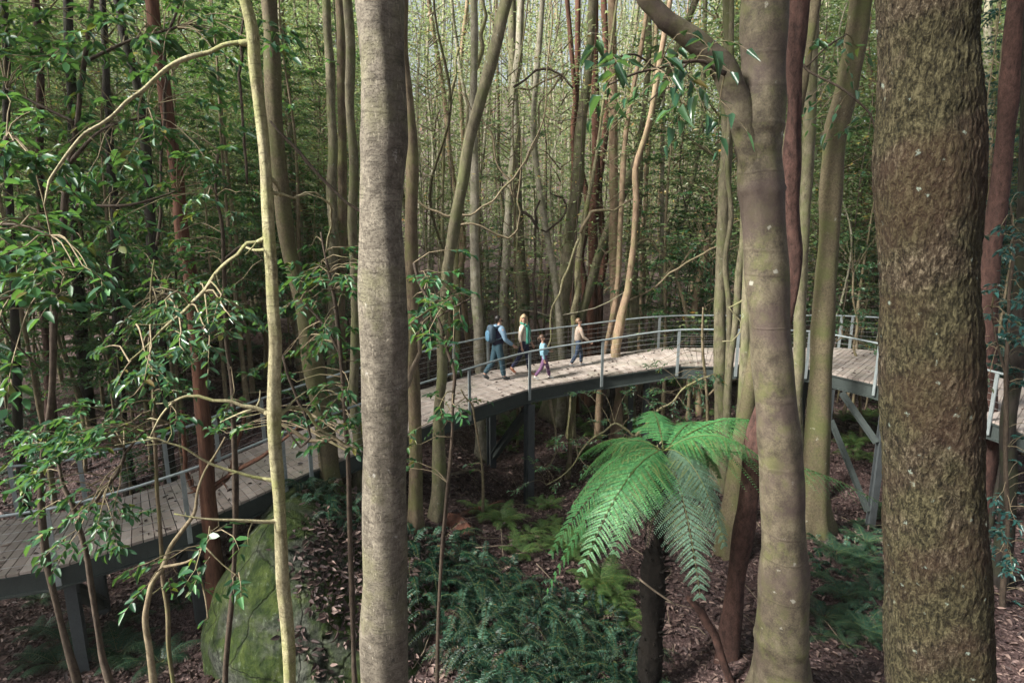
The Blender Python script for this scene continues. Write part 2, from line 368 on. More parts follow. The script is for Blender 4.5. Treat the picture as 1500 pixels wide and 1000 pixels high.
def rockmat():
    k = NT('mossy_rock'); v = k.coord((1, 1, 1), False)
    a = k.noise(v, 1.1, 7, .62, .4); b = k.noise(v, 11, 7, .7); m = k.noise(v, 4.5, 7, .68, .5); s = k.noise(k.coord((2.6, 1.4, .8), False), 2.0, 7, .65, 1.2)
    c = k.ramp(b, [(.40, lin(.020, .024, .019)), (.60, lin(.075, .08, .064))])
    mo = k.ramp(k.math('ADD', k.math('MULTIPLY', m, .55), k.math('MULTIPLY', s, .45)), [(.40, lin(.010, .020, .006)), (.5, lin(.027, .044, .010)), (.62, lin(.062, .082, .020))])
    c = k.mix(k.ramp(a, [(.38, 0.0), (.52, .93)]), c, mo)
    c = k.mix(k.ramp(k.math('ADD', k.math('MULTIPLY', s, .45), k.math('MULTIPLY', b, .55)), [(.56, 0.0), (.64, .5)]), c, lin(.17, .20, .15))
    ck = k.ramp(k.voro(k.mix(.2, v, k.noise(v, 3, 4, .6, 0, True)), 1.1, 'DISTANCE_TO_EDGE'), [(0, 1.0), (.02, 0.0)])
    c = k.mix(k.math('MULTIPLY', ck, .6), c, lin(.010, .011, .008))
    h = k.math('SUBTRACT', k.math('ADD', b, k.math('MULTIPLY', m, 1.2)), k.math('MULTIPLY', ck, .5))
    return k.done(k.pbr(c, .95, k.bump(h, .9, .05), spec=.15))
M['rock'] = rockmat()

def wood():
    k = NT('weathered_decking'); g = k.n('ShaderNodeNewGeometry'); v = k.coord((1, 1, 1), False)
    c = k.ramp(g.outputs['Random Per Island'], [(0, lin(.235, .195, .172)), (.5, lin(.30, .255, .228)), (1, lin(.37, .32, .29))])
    st = k.noise(v, 3.0, 6, .7, .5); f = k.noise(v, 60, 3)
    c = k.mix(k.ramp(st, [(.46, 0.0), (.66, .45)]), c, lin(.15, .125, .108))
    c = k.mix(k.ramp(k.noise(v, .9, 4), [(.5, 0.0), (.62, .45)]), c, lin(.11, .115, .075))
    c = k.mix(k.math('MULTIPLY', f, .25), c, lin(.45, .38, .33))
    return k.done(k.pbr(c, .75, k.bump(k.math('ADD', f, st), .3, .006), spec=.3))
M['wood'] = wood()
def steel(name, c, rough=.5, metal=.3):
    k = NT(name); v = k.coord((1, 1, 1), False)
    n = k.noise(v, 4, 6, .65); f = k.noise(v, 40, 3); st = k.noise(k.coord((8, 8, .6), False), 2, 5)
    col = k.ramp(k.math('ADD', k.math('MULTIPLY', n, .6), k.math('MULTIPLY', f, .4)), [(.3, tuple(x * .65 for x in c[:3]) + (1,)), (.7, tuple(x * 1.2 for x in c[:3]) + (1,))])
    col = k.mix(k.ramp(st, [(.55, 0.0), (.75, .5)]), col, tuple(x * .45 for x in c[:3]) + (1,))
    return k.done(k.pbr(col, rough, k.bump(f, .15, .004), metal, .5))
M['rail'] = steel('galvanised_rail', lin(.33, .38, .39), .42, .45)
M['post'] = steel('galvanised_post', lin(.27, .305, .31), .55, .3)
M['beam'] = steel('weathered_steel_beam', lin(.036, .047, .044), .7, .1)
M['dark_post'] = steel('dark_support_steel', lin(.055, .064, .068), .7, .1)
M['wire'] = steel('rail_wire', lin(.42, .43, .43), .4, .6)
M['dead'] = bark('dead_wood', lin(.10, .075, .05), lin(.27, .22, .165), None, 0, .3, 12, .7, None, 0, .01)
M['redwood'] = bark('fallen_red_bark', lin(.05, .02, .014), lin(.17, .075, .05), None, 0, .3, 10, .8, None, 0, .02)
# ------------------------------------------------------------------ the boardwalk
NEAR_PX = [(83, 830, 1.5), (276, 770, 1.7), (455, 690, 2.03), (687, 598, 2.35), (775, 569, 2.45), (881, 550, 2.6), (992, 534, 2.8),
           (1079, 535, 2.85), (1182, 538, 2.85), (1282, 561, 2.85), (1450, 615, 2.85)]
near = [at_z(*p) for p in NEAR_PX]
d0 = near[0] - near[1]; d0[2] = -.16
near = [at_z(-300, 888, 1.44), at_z(-70, 854, 1.48)] + near + [near[-1] + np.array([.9, -3.2, -.1])]
near = np.array(near); NS = len(near)
WID = 2.12
far = []
for i in range(NS):
    a = unit((near[i] - near[max(i - 1, 0)])[:2]) if i else unit((near[1] - near[0])[:2])
    b = unit((near[min(i + 1, NS - 1)] - near[i])[:2]) if i < NS - 1 else a
    na = np.array([-a[1], a[0]]); nb = np.array([-b[1], b[0]]); n = unit(na + nb)
    far.append(near[i] + np.append(n * WID / max(.5, n @ na), 0))
far = np.array(far)
far[10] = at_z(1228, 509, 2.85); far[11] = at_z(1330, 517, 2.85); far[9] = at_z(1120, 509, 2.85); far[12] = at_z(1480, 557, 2.85)
mid_line = (near + far) / 2

def deck_z(x, y):
    best = (1e9, 0)
    p = np.array([x, y])
    for i in range(NS - 1):
        a, b = mid_line[i], mid_line[i + 1]; ab = (b - a)[:2]
        t = min(1, max(0, ((p - a[:2]) @ ab) / (ab @ ab)))
        d = np.linalg.norm(a[:2] + ab * t - p)
        if d < best[0]: best = (d, a[2] + (b[2] - a[2]) * t)
    return best
def off_deck(x, y, r=1.5): return deck_z(x, y)[0] > r

walk = thing('elevated_boardwalk', 'raised timber boardwalk with steel handrails curving through the forest', 'boardwalk', (mid_line[6][0], mid_line[6][1], float(ground(mid_line[6][0], mid_line[6][1]))))
rg = np.random.default_rng(3)
TREE_NOTCH = at_z(900, 523, 2.66)
for i in range(NS - 1):
    mb = MB()
    L = .5 * (np.linalg.norm(near[i + 1] - near[i]) + np.linalg.norm(far[i + 1] - far[i])); n = max(4, round(L / .145))
    cuts = [0, .26, .5, .755, 1]
    for k in range(n):
        a, b = (k + .05) / n, (k + .95) / n
        A0 = near[i] * (1 - a) + near[i + 1] * a; B0 = near[i] * (1 - b) + near[i + 1] * b
        A1 = far[i] * (1 - a) + far[i + 1] * a; B1 = far[i] * (1 - b) + far[i + 1] * b
        for c in range(4):
            u0, u1 = cuts[c] + .002, cuts[c + 1] - .002
            top = np.array([A0 + (A1 - A0) * u0, B0 + (B1 - B0) * u0, B0 + (B1 - B0) * u1, A0 + (A1 - A0) * u1])
            cen = top.mean(0)
            if np.linalg.norm(cen[:2] - TREE_NOTCH[:2]) < .0: continue
            top = top + np.array([0, 0, rg.normal() * .0025])
            V = np.concatenate([top, top - np.array([0, 0, .045])])
            mb.add(V, np.array([(0, 1, 2, 3), (7, 6, 5, 4), (0, 4, 5, 1), (1, 5, 6, 2), (2, 6, 7, 3), (3, 7, 4, 0)]))
    mb.build('deck', M['wood'], walk, smooth=False)
for side, line, other in ((0, near, far), (1, far, near)):
    for i in range(NS - 1):                      # edge beams under the planks
        mb = MB()
        a, b = line[i], line[i + 1]
        ia = unit((other[i] - a)[:2]); ib = unit((other[i + 1] - b)[:2])
        a2 = a + np.append(ia * .07, 0); b2 = b + np.append(ib * .07, 0)
        h = .36 if i % 2 else .35
        for (z0, z1, w) in ((-.05, -.05 - h, .05), (-.052, -.082, .14), (-.05 - h + .03, -.05 - h, .141)):
            o = np.array([np.append(ia * w / 2, 0), np.append(ib * w / 2, 0)])
            V = []
            for z in (z0, z1): V += [a2 - o[0] + (0, 0, z), b2 - o[1] + (0, 0, z), b2 + o[1] + (0, 0, z), a2 + o[0] + (0, 0, z)]
            mb.add(np.array(V), np.array([(0, 1, 2, 3), (7, 6, 5, 4), (0, 4, 5, 1), (1, 5, 6, 2), (2, 6, 7, 3), (3, 7, 4, 0)]))
        mb.build('edge_beam', M['beam'], walk, smooth=False)
    outl = np.array([l - np.append(unit((o - l)[:2]) * .03, 0) for l, o in zip(line, other)])
    # posts at every station and at the joints between
    spots = [(i, 0.0) for i in range(NS)]
    spots += [(4, .5), (3, .77)] if side == 0 else [(4, .55), (5, .5), (3, .5), (10, .16)]
    for i, t in spots:
        if i == NS - 1 and t: continue
        p = outl[i] if t == 0 else outl[i] * (1 - t) + outl[i + 1] * t
        mb = MB()
        dr = unit(np.append((line[min(i + 1, NS - 1)] - line[max(i - 1, 0)])[:2], 0)); nr = np.array([-dr[1], dr[0], 0])
        box(mb, p + (0, 0, .34), .075, .026, 1.30, [dr, nr, (0, 0, 1)])
        box(mb, p + (0, 0, .34) + nr * .02, .012, .05, 1.298, [dr, nr, (0, 0, 1)])
        pst = mb.build('rail_post', M['post'], walk, smooth=False)
    mb = MB(); tube(mb, outl + (0, 0, 1.0), .025, 8, .5); mb.build('handrail', M['rail'], walk)
    mb = MB()
    for k in range(6): tube(mb, outl + (0, 0, .13 + .14 * k), .0032, 4, 1.0, cap=False)
    mb.build('rail_wires', M['wire'], walk)

def strut(p, q, w=.16, h=.16, name='support_post', side=None):
    mb = MB(); p = np.asarray(p); q = np.asarray(q); x = unit(q - p)
    s = np.array([0, 1., 0]) if side is None else side
    y = unit(np.cross(s, x)); z = np.cross(x, y)
    L = np.linalg.norm(q - p); c = (p + q) / 2
    box(mb, c, L, w * .3, h * .96, [x, y, z])              # I-section: web and two flanges
    box(mb, c + z * h / 2, L + .001, w, h * .14, [x, y, z]); box(mb, c - z * h / 2, L + .001, w, h * .14, [x, y, z])
    return mb.build(name, M['dark_post'] if name == 'support_post' else M['beam'], walk, smooth=False)
def trestle(i, t, inset=.02, brace=True, w=.17):
    n = near[i] * (1 - t) + near[i + 1] * t; f = far[i] * (1 - t) + far[i + 1] * t
    u = unit((f - n)[:2]); u3 = np.append(u, 0); dr = np.array([u[1], -u[0], 0])
    n = n + u3 * inset; f = f - u3 * .12
    gn = n.copy(); gn[2] = float(ground(n[0], n[1])) - .2; gf = f.copy(); gf[2] = float(ground(f[0], f[1])) - .2
    a = n + (0, 0, -.42); b = f + (0, 0, -.42)
    if a[2] - gn[2] < .3: return
    strut(a, gn, w, w, side=u3); strut(b, gf, w, w, side=u3)
    strut(a + u3 * .12 + (0, 0, .035), b - u3 * .12 + (0, 0, .035), .14, .14, 'cross_beam', (0, 0, 1.0))
    if brace and a[2] - gn[2] > 1.2:
        strut(a + u3 * .11 + (0, 0, -.2), gf - u3 * .12 + (0, 0, max(.5, (b[2] - gf[2]) * .22)), .17, .17, 'brace', (0, 0, 1.0))
trestle(2, 0.05, .2); trestle(3, .02, .2); trestle(6, 0.0, -.02, w=.2); trestle(7, .68, .5, False, .13)
trestle(9, .6, .6, False)
# the braced frame under the turn
n1 = at_z(1219, 547, 2.85); n2 = near[11] + (near[12] - near[11]) * .12 + (.1, .1, 0)
g1 = n1.copy(); g1[2] = float(ground(*n1[:2])) - .2; g2 = n2.copy(); g2[2] = float(ground(*n2[:2])) - .3
strut(n1 + (0, 0, -.42), g1, .16, .16); strut(n2 + (0, 0, -.42), g2, .16, .16)
dv = unit(n2 - n1)
strut(n1 + dv * .1 + (0, 0, -1.25), g2 - dv * .1 + (0, 0, .75), .11, .13, 'brace'); strut(n1 + dv * .3 + (0, 0, -.45), n2 - dv * .1 + (0, 0, -1.5), .13, .14, 'brace')
# ------------------------------------------------------------------ people
def skin(verts, edges, rad, root, sub=2):
    me = bpy.data.meshes.new('skin'); me.from_pydata([tuple(v) for v in verts], edges, [])
    o = bpy.data.objects.new('skin', me); COL.objects.link(o)
    md = o.modifiers.new('s', 'SKIN'); md.use_smooth_shade = True; md.branch_smoothing = .6
    sv = me.skin_vertices[0].data
    for i, r in enumerate(rad):
        sv[i].radius = r if isinstance(r, tuple) else (r, r); sv[i].use_root = (i == root)
    s2 = o.modifiers.new('u', 'SUBSURF'); s2.levels = sub; s2.render_levels = sub
    bpy.context.view_layer.update()
    ev = o.evaluated_get(bpy.context.evaluated_depsgraph_get())
    out = bpy.data.meshes.new_from_object(ev)
    bpy.data.objects.remove(o); bpy.data.meshes.remove(me)
    for p in out.polygons: p.use_smooth = True
    return out
class Sk:
    def __init__(s): s.v = []; s.e = []; s.r = []
    def add(s, p, r, prev=None):
        s.v.append(np.asarray(p, float)); s.r.append(r); i = len(s.v) - 1
        if prev is not None: s.e.append((prev, i))
        return i
    def chain(s, pts, rs, prev=None):
        for p, r in zip(pts, rs): prev = s.add(p, r, prev)
        return prev
    def mesh(s, name, mat, parent, root=0, sub=2):
        me = skin(s.v, s.e, s.r, root, sub); me.materials.append(mat); me.name = name
        o = bpy.data.objects.new(name, me); COL.objects.link(o); o.parent = parent; return o
def dirv(pitch, yaw=0.0):       # direction measured from straight down: +pitch swings forward (x), yaw outward (y)
    return np.array([math.sin(pitch) * math.cos(yaw), math.sin(yaw), -math.cos(pitch) * math.cos(yaw)])
PM = {}
def pm(name, c, rough=.8, var=.18, scale=30, bump=.25):
    if name not in PM: PM[name] = plain(name, lin(*c), rough, 0, var, scale, bump)
    return PM[name]
SKIN = pm('skin_tone', (.40, .235, .17), .55, .06, 40, 0)
EYE = pm('eye_dark', (.02, .015, .012), .3, 0, 5, 0)
LIP = pm('lip_tone', (.42, .16, .13), .5, .05, 40, 0)

def head_parts(P, T, hz, H, fwd, up, hair_mat, style):
    """face features and hair on a head centred at hz, looking along fwd"""
    side = unit(np.cross(up, fwd)); R = .066 * H ** .35 * 1.0
    hr = R
    for s in (-1, 1):
        mb = MB(); c = hz + fwd * hr * .93 + side * s * hr * .36 + up * hr * .10
        tube(mb, [c - fwd * .01, c + fwd * .006], [hr * .15, hr * .10], 8, .01); mb.build('eye', EYE, T, off=(0, 0, 0))
    mb = MB(); c = hz + fwd * hr * .93 - up * hr * .62
    tube(mb, [c - side * hr * .32, c + fwd * .006, c + side * hr * .32], [hr * .05, hr * .10, hr * .05], 6, .02); mb.build('mouth', LIP, T, off=(0, 0, 0))
    # hair: a shell over the skull
    mb = MB(); nu, nv = 20, 12; V = []
    rr = np.random.default_rng(int(H * 100))
    for a in range(nv + 1):
        for b in range(nu):
            th = a / nv * PI * (.62 if style != 'long' else .74); ph = b / nu * 2 * PI
            front = math.cos(ph)
            th2 = th * (1 - .42 * max(0, front) ** .7)
            d = up * math.cos(th2) + (fwd * math.cos(ph) + side * math.sin(ph)) * math.sin(th2)
            k = 1.10 + .05 * math.sin(9 * ph + 3 * a) + .02 * rr.normal()
            p = hz + up * hr * .22 + (fwd * (d @ fwd) * 1.05 + side * (d @ side) * .92 + up * (d @ up) * 1.12) * hr * k - fwd * hr * .06
            V.append(p)
    q = [(a * nu + b, a * nu + (b + 1) % nu, (a + 1) * nu + (b + 1) % nu, (a + 1) * nu + b) for a in range(nv) for b in range(nu)]
    mb.add(np.array(V), np.array(q))
    if style == 'long':
        for s, off in ((-1, .75), (1, .75), (-1, .35), (1, .35), (0, 0)):
            c = hz - fwd * hr * (.25 if s else .7) + side * s * hr * (off + .15)
            tube(mb, [c + up * hr * .5, c - up * hr * .7 + side * s * .01, c - up * hr * 2.0 + side * s * .015 + fwd * .02, c - up * hr * 2.9 + fwd * .03], [hr * .42, hr * .46, hr * .36, hr * .08], 8, .03, rough=.12)
    if style == 'tied':
        c = hz - fwd * hr * 1.1 + up * hr * .3
        tube(mb, [c, c - fwd * hr * .55 - up * hr * .3, c - fwd * hr * .5 - up * hr * 1.5], [hr * .35, hr * .4, hr * .1], 8, .02, rough=.12)
    mb.build('hair', hair_mat, T, off=(0, 0, 0))
    if style == 'beard':
        mb = MB()
        pts = [hz + fwd * hr * .50 * 1.0 + side * s * hr * .66 - up * hr * (.45 + .55 * (1 - abs(s))) + fwd * hr * .42 * (1 - abs(s)) for s in (-1, -.6, 0, .6, 1)]
        tube(mb, pts, [hr * .12, hr * .26, hr * .33, hr * .26, hr * .12], 8, .01, rough=.1); mb.build('beard', hair_mat, T, off=(0, 0, 0))

def person(label, foot, H, heading, legs, arms, head, lean, look, top, sleeve, trousers, shoes, hair, style, child_scale=1.0, sleeve_end=1.0, female=False, group=None):
    T = thing('person', label, 'person', foot, group, heading)
    w = H * child_scale
    hip = np.array([0, 0, .525 * H]); spd = unit(np.array([math.sin(lean), 0, math.cos(lean)]))
    waist = hip + spd * .085 * H; chest = hip + spd * .215 * H; neckb = hip + spd * .305 * H; neck = hip + spd * .335 * H
    yaw, pit = look
    fw = np.array([math.cos(pit) * math.cos(yaw), math.cos(pit) * math.sin(yaw), math.sin(pit)]); sd = np.array([-math.sin(yaw), math.cos(yaw), 0]); up = np.cross(fw, sd)
    HS = .066 * H ** .35
    jaw = neck + spd * .028 * H + fw * .010 * H + up * HS * .25; hc = jaw + up * HS * .95 - fw * HS * .1; ht = hc + up * HS * .75
    S = Sk()
    p0 = S.add(hip, (.060 * w, .076 * w)); p1 = S.add(waist, (.046 * w, .062 * w), p0); p2 = S.add(chest, (.050 * w, .070 * w), p1)
    p3 = S.add(neckb, (.030 * w, .038 * w), p2); p4 = S.add(neck, .030 * w, p3)
    j = S.add(jaw + fw * HS * .12, (HS * .66, HS * .62), p4); h = S.add(hc, (HS * 1.0, HS * .86), j); S.add(ht, (HS * .72, HS * .62), h)
    S.add(hc + fw * HS * 1.14 - up * HS * .28, HS * .15, h)
    for s in (-1, 1): S.add(hc + sd * s * HS * .98 - up * HS * .25, (HS * .13, HS * .2), h)
    Tr = Sk(); t0 = Tr.add(hip + (0, 0, .01 * H), (.082 * w, .100 * w)); Tr.add(waist, (.070 * w, .088 * w), t0)
    low = 1e9; feet = []
    for s, (th, kn, ank) in zip((1, -1), legs):
        hj = hip + np.array([0, s * .052 * w, -.03 * H]); k = hj + dirv(th) * .235 * H; a = k + dirv(th - kn) * .225 * H
        feet.append((s, hj, k, a, th - kn, ank))
    zmin = min(f[3][2] + (-.045 * H if f[5] < .3 else -.05 * H) for f in feet)
    dz = -zmin
    for s, hj, k, a, sh, ank in feet:
        b = S.add(hj, .055 * w, p0); b = S.chain([hj * .5 + k * .5, k, k * .6 + a * .4, a], [.048 * w, .036 * w, .036 * w, .024 * w], b)
        fd = np.array([math.cos(ank), 0, -math.sin(ank)])
        S.add(a + fd * .045 * H + np.array([0, 0, -.022 * H]), .010 * w, b)
        q = Tr.add(hj, .066 * w, t0)
        Tr.chain([hj * .5 + k * .5, k, k * .55 + a * .45, a + (0, 0, .012 * H)], [.057 * w, .045 * w, .044 * w, .036 * w], q)
        F = Sk(); sole = np.array([0, 0, -1.0]) * math.cos(ank) + np.array([-math.sin(ank), 0, 0])
        heel = a + sole * .026 * H - fd * .022 * H
        f0 = F.add(a + (0, 0, .03 * H), .033 * w); f1 = F.add(a + sole * .015 * H, .034 * w, f0)
        F.add(heel + (0, 0, .002), (.024 * w, .026 * w), f1); f2 = F.add(a + fd * .055 * H + sole * .030 * H, (.020 * w, .028 * w), f1); F.add(a + fd * .105 * H + sole * .034 * H, (.014 * w, .024 * w), f2)
        F.v = [v + (0, 0, dz) for v in F.v]; F.mesh('shoe', shoes, T)
    Ja = Sk(); c0 = Ja.add(hip + spd * (.0 if not female else .02) * H, (.088 * w, .106 * w)); c1 = Ja.add(waist, (.072 * w, .094 * w), c0); c2 = Ja.add(chest, (.080 * w, .106 * w), c1); c3 = Ja.add(neckb - spd * .008 * H, (.055 * w, .075 * w), c2); Ja.add(neckb + spd * .018 * H, .042 * w, c3)
    for s, (sp, sy, el, ey) in zip((1, -1), arms):
        sh = hip + spd * .283 * H + np.array([0, s * .098 * w, 0]); e = sh + dirv(sp, s * sy) * .170 * H; wr = e + dirv(sp + el, s * ey) * .150 * H
        b = S.add(sh, .030 * w, p2); b = S.chain([sh * .5 + e * .5, e, e * .6 + wr * .4, wr], [.031 * w, .026 * w, .025 * w, .017 * w], b)
        hd = dirv(sp + el * 1.1, s * ey * .4); across = unit(np.cross(hd, [0, s * 1.0, .15])); palm = unit(np.cross(across, hd))
        pc = S.add(wr + hd * .045 * H, (.022 * w, .014 * w), b)
        for kf in range(4):
            o = (kf - 1.5) * .011 * H; Lf = (.036, .042, .040, .031)[kf] * H
            r0 = wr + hd * .058 * H + across * o
            m1 = r0 + (hd * .9 + palm * .15) * Lf * .5; m2 = m1 + (hd * .7 + palm * .55 * s * -1) * Lf * .5
            S.chain([r0, m1, m2], [.0052 * w, .0050 * w, .0042 * w], pc)
        S.chain([wr + hd * .03 * H + across * .018 * H, wr + hd * .055 * H + across * .030 * H], [.0065 * w, .0052 * w], pc)
        A = Sk(); a0 = A.add(sh + np.array([0, -s * .075 * w, -.006 * H]), .056 * w); a0 = A.add(sh + np.array([0, -s * .022 * w, .0]), .056 * w, a0); u = sleeve_end
        we = e + (wr - e) * u
        A.chain([sh * .5 + e * .5, e, e * .5 + we * .5, we], [.042 * w, .036 * w, .034 * w, .028 * w], a0)
        A.v = [v + (0, 0, dz) for v in A.v]; A.mesh('sleeve', sleeve, T)
    for K in (S, Tr, Ja): K.v = [v + (0, 0, dz) for v in K.v]
    S.mesh('body', SKIN, T); Tr.mesh('trousers', trousers, T); Ja.mesh('jacket', top, T)
    head_parts(None, T, hc + (0, 0, dz), H, fw, up, hair, style)
    info = dict(T=T, chest=chest + (0, 0, dz), neck=neckb + (0, 0, dz), hip=hip + (0, 0, dz), spd=spd, w=w, H=H, waist=waist + (0, 0, dz))
    return info

def on_deck(px, py):
    z = 2.5
    for _ in range(4):
        p = at_z(px, py, z); z = deck_z(p[0], p[1])[1] + .004
    p[2] = z; return p
hd_walk = math.atan2(*(mid_line[7] - mid_line[6])[[1, 0]])
hair_black = pm('black_hair', (.008, .006, .005), .5, .3, 60, .4); hair_blond = pm('blond_hair', (.33, .24, .14), .5, .3, 60, .4)
hair_brown = pm('brown_hair', (.07, .04, .025), .5, .3, 60, .4); hair_light = pm('light_brown_hair', (.13, .08, .045), .5, .3, 60, .4)
navy = pm('navy_vest_cloth', (.022, .020, .045)); blue_grey = pm('blue_grey_sleeve_cloth', (.16, .25, .34)); teal_jean = pm('teal_blue_jean', (.022, .055, .075))
dark_shoe = pm('dark_grey_shoe', (.06, .07, .075)); beige = pm('beige_jacket_cloth', (.52, .44, .36)); dk_jean = pm('dark_navy_jean', (.016, .020, .048))
boot = pm('brown_leather_boot', (.20, .07, .035), .5); denim = pm('pale_blue_denim', (.17, .31, .38)); purple = pm('purple_patterned_cloth', (.13, .062, .13), .8, .45, 60)
white_shoe = pm('white_shoe', (.72, .72, .70)); khaki = pm('grey_beige_shirt', (.25, .20, .16)); bjean = pm('dark_blue_jean', (.014, .026, .05)); grey_shoe = pm('grey_shoe', (.36, .36, .35))
green_scarf = pm('mint_green_scarf', (.035, .18, .13), .8); white_cloth = pm('white_shirt_cloth', (.55, .58, .64)); pack_cloth = pm('slate_backpack_cloth', (.035, .060, .085), .7)
pack_panel = pm('blue_pack_panel_cloth', (.07, .16, .24), .7)
PG = 'walkers on the boardwalk'
R_ = math.radians
man = person('bearded man in navy vest and blue grey hooded sleeves, looking up', on_deck(729, 556), 1.80, hd_walk + R_(8),
       ((R_(-15), R_(24), R_(24)), (R_(12), R_(4), 0)), ((R_(4), .10, R_(25), .1), (R_(14), .12, R_(38), .1)), None, R_(6), (R_(-18), R_(24)),
       navy, blue_grey, teal_jean, dark_shoe, hair_black, 'beard', 1.04, group=PG)
woman = person('blond woman in beige jacket and mint green scarf, turning back with a smile', on_deck(768, 548), 1.70, hd_walk + R_(-48),
       ((R_(10), R_(2), 0), (R_(-20), R_(14), R_(26))), ((R_(8), .10, R_(18), .1), (R_(-6), .14, R_(22), .12)), None, R_(-2), (R_(-66), R_(-3)),
       beige, beige, dk_jean, boot, hair_blond, 'long', .92, .62, True, group=PG)
girl = person('small girl in pale blue denim jacket and purple trousers', on_deck(797, 555), 1.22, hd_walk + R_(-12),
       ((R_(22), R_(10), 0), (R_(-20), R_(18), R_(22))), ((R_(10), .12, R_(70), .1), (R_(-8), .14, R_(20), .1)), None, R_(-7), (R_(-30), R_(12)),
       denim, denim, purple, white_shoe, hair_brown, 'tied', 1.0, 1.0, True, group=PG)
boy = person('boy in grey beige shirt and dark jeans walking ahead, looking up', on_deck(846, 536), 1.40, hd_walk + R_(-6),
       ((R_(24), R_(24), 0), (R_(-12), R_(20), R_(12))), ((R_(-4), .1, R_(22), .1), (R_(18), .12, R_(34), .1)), None, R_(4), (R_(-34), R_(22)),
       khaki, khaki, bjean, grey_shoe, hair_light, 'short', .95, group=PG)
# hood on the man's back, the woman's scarf and shirt front
mb = MB(); c = man['neck'] + np.array([-.06, 0, .0]); tube(mb, [c + (.05, -.10, .03), c + (-.045, -.06, .01), c + (-.06, 0, -.01), c + (-.045, .06, .01), c + (.05, .10, .03)], [.03, .045, .055, .045, .03], 8, .03)
mb.build('hood', blue_grey, man['T'], off=(0, 0, 0))
n, cst, wst = woman['neck'], woman['chest'], woman['waist']
mb = MB()
tube(mb, [n + (.085, s, z) for s, z in ((-.085, .035), (-.06, -.0), (0, -.03), (.06, 0), (.085, .035))] + [n + (-.06, .06, .06), n + (-.08, 0, .065), n + (-.06, -.06, .06), n + (.06, -.09, .04)], .034, 8, .03, rough=.1)
for s, ln in ((-.055, .52), (.05, .46)):
    tube(mb, [n + (.10, s * .8, -.02), cst + (.135, s, .0), wst + (.125, s * 1.1, .0), wst + (.14, s * 1.25, .18 - ln * .6)], [.035, .05, .045, .055], 8, .04, rough=.15)
mb.build('scarf', green_scarf, woman['T'], off=(0, 0, 0))
mb = MB(); tube(mb, [n + (.045, 0, -.03), cst + (.085, 0, -.02), wst + (.075, 0, 0), woman['hip'] + (.09, 0, .0)], [.05, .085, .08, .085], 10, .05); mb.build('shirt', white_cloth, woman['T'], off=(0, 0, 0))
# the backpack the man carries: a thing of its own
T = man['T']; bp = thing('backpack', 'slate blue backpack with a lighter side panel on the back of the bearded man', 'backpack', T.location, None, T.rotation_euler[2])
c = man['chest'] + man['spd'] * .0
def pillow(mb, c, sx, sy, sz, p=3.0, n=14):
    V = []; u = np.linspace(-PI / 2, PI / 2, n); v = np.linspace(0, 2 * PI, 2 * n, endpoint=False)
    f = lambda t: np.sign(t) * np.abs(t) ** (2 / p)
    for a in u:
        for b in v: V.append((sx * f(math.cos(a)) * f(math.cos(b)), sy * f(math.cos(a)) * f(math.sin(b)), sz * f(math.sin(a))))
    m = 2 * n; q = [(i * m + j, i * m + (j + 1) % m, (i + 1) * m + (j + 1) % m, (i + 1) * m + j) for i in range(n - 1) for j in range(m)]
    mb.add(np.array(V) + c, np.array(q))
mb = MB(); pillow(mb, c + (-.235, 0, -.02), .10, .15, .25); mb.build('pack_body', pack_cloth, bp, off=(0, 0, 0))
mb = MB(); pillow(mb, c + (-.33, 0, -.07), .045, .115, .15); mb.build('front_pocket', pack_panel, bp, off=(0, 0, 0))
for s in (-1, 1):
    mb = MB(); tube(mb, [c + (-.15, s * .10, .18), c + (-.02, s * .115, .185), c + (.10, s * .11, .10), c + (.11, s * .13, -.03), c + (-.02, s * .16, -.14), c + (-.16, s * .12, -.18)], .018, 6, .03)
    mb.build('shoulder_strap', pack_cloth, bp, off=(0, 0, 0))
# ------------------------------------------------------------------ ground sheet
def axis(lo, hi, fine, far_lo, far_hi, n):
    a = np.arange(lo, hi, fine)
    g = lambda k: k ** 1.7
    l = lo - (lo - far_lo) * g(np.linspace(1, 0, n))[:-1]; r = hi + (far_hi - hi) * g(np.linspace(0, 1, n))
    return np.concatenate([np.minimum(l, lo - .01), a, r])
gx = axis(-22, 22, .25, -320, 320, 26); gy = axis(2, 42, .25, -90, 420, 26)
X, Y = np.meshgrid(gx, gy, indexing='ij'); Z = ground(X, Y)
mb = MB(); nx, ny = X.shape
i = np.arange(nx - 1)[:, None] * ny; j = np.arange(ny - 1)[None]
mb.add(np.stack([X, Y, Z], -1).reshape(-1, 3), np.stack([i + j, i + ny + j, i + ny + j + 1, i + j + 1], -1).reshape(-1, 4))
tag(mb.build('ground', M['soil']), 'forest floor covered in purple brown leaf litter', 'ground', kind='structure')

# ------------------------------------------------------------------ the mossy rock
def rock(c, r, p, seed, amp=.16):
    g = np.random.default_rng(seed); n = 90; m = 150
    u = np.linspace(-PI / 2, PI / 2, n)[:, None]; v = np.linspace(0, 2 * PI, m, endpoint=False)[None]
    f = lambda t: np.sign(t) * np.abs(t) ** (2 / p)
    d = np.stack([f(np.cos(u)) * f(np.cos(v)), f(np.cos(u)) * f(np.sin(v)), f(np.sin(u)) * np.ones_like(v)], -1)
    k = 1 + 0 * d[..., 0]
    for s in (1.3, 1.9, 2.8, 4.1, 6.3, 9.5, 14):
        for _ in range(2):
            w = g.normal(size=3) * s; k = k + amp / s ** 1.05 * np.sin(d @ w + g.uniform(0, 6.28))
    V = d * k[..., None] * np.array(r)
    return V.reshape(-1, 3), np.array([(a * m + b, a * m + (b + 1) % m, (a + 1) * m + (b + 1) % m, (a + 1) * m + b) for a in range(n - 1) for b in range(m)])
RC = np.array([-2.85, 9.4, -.05])
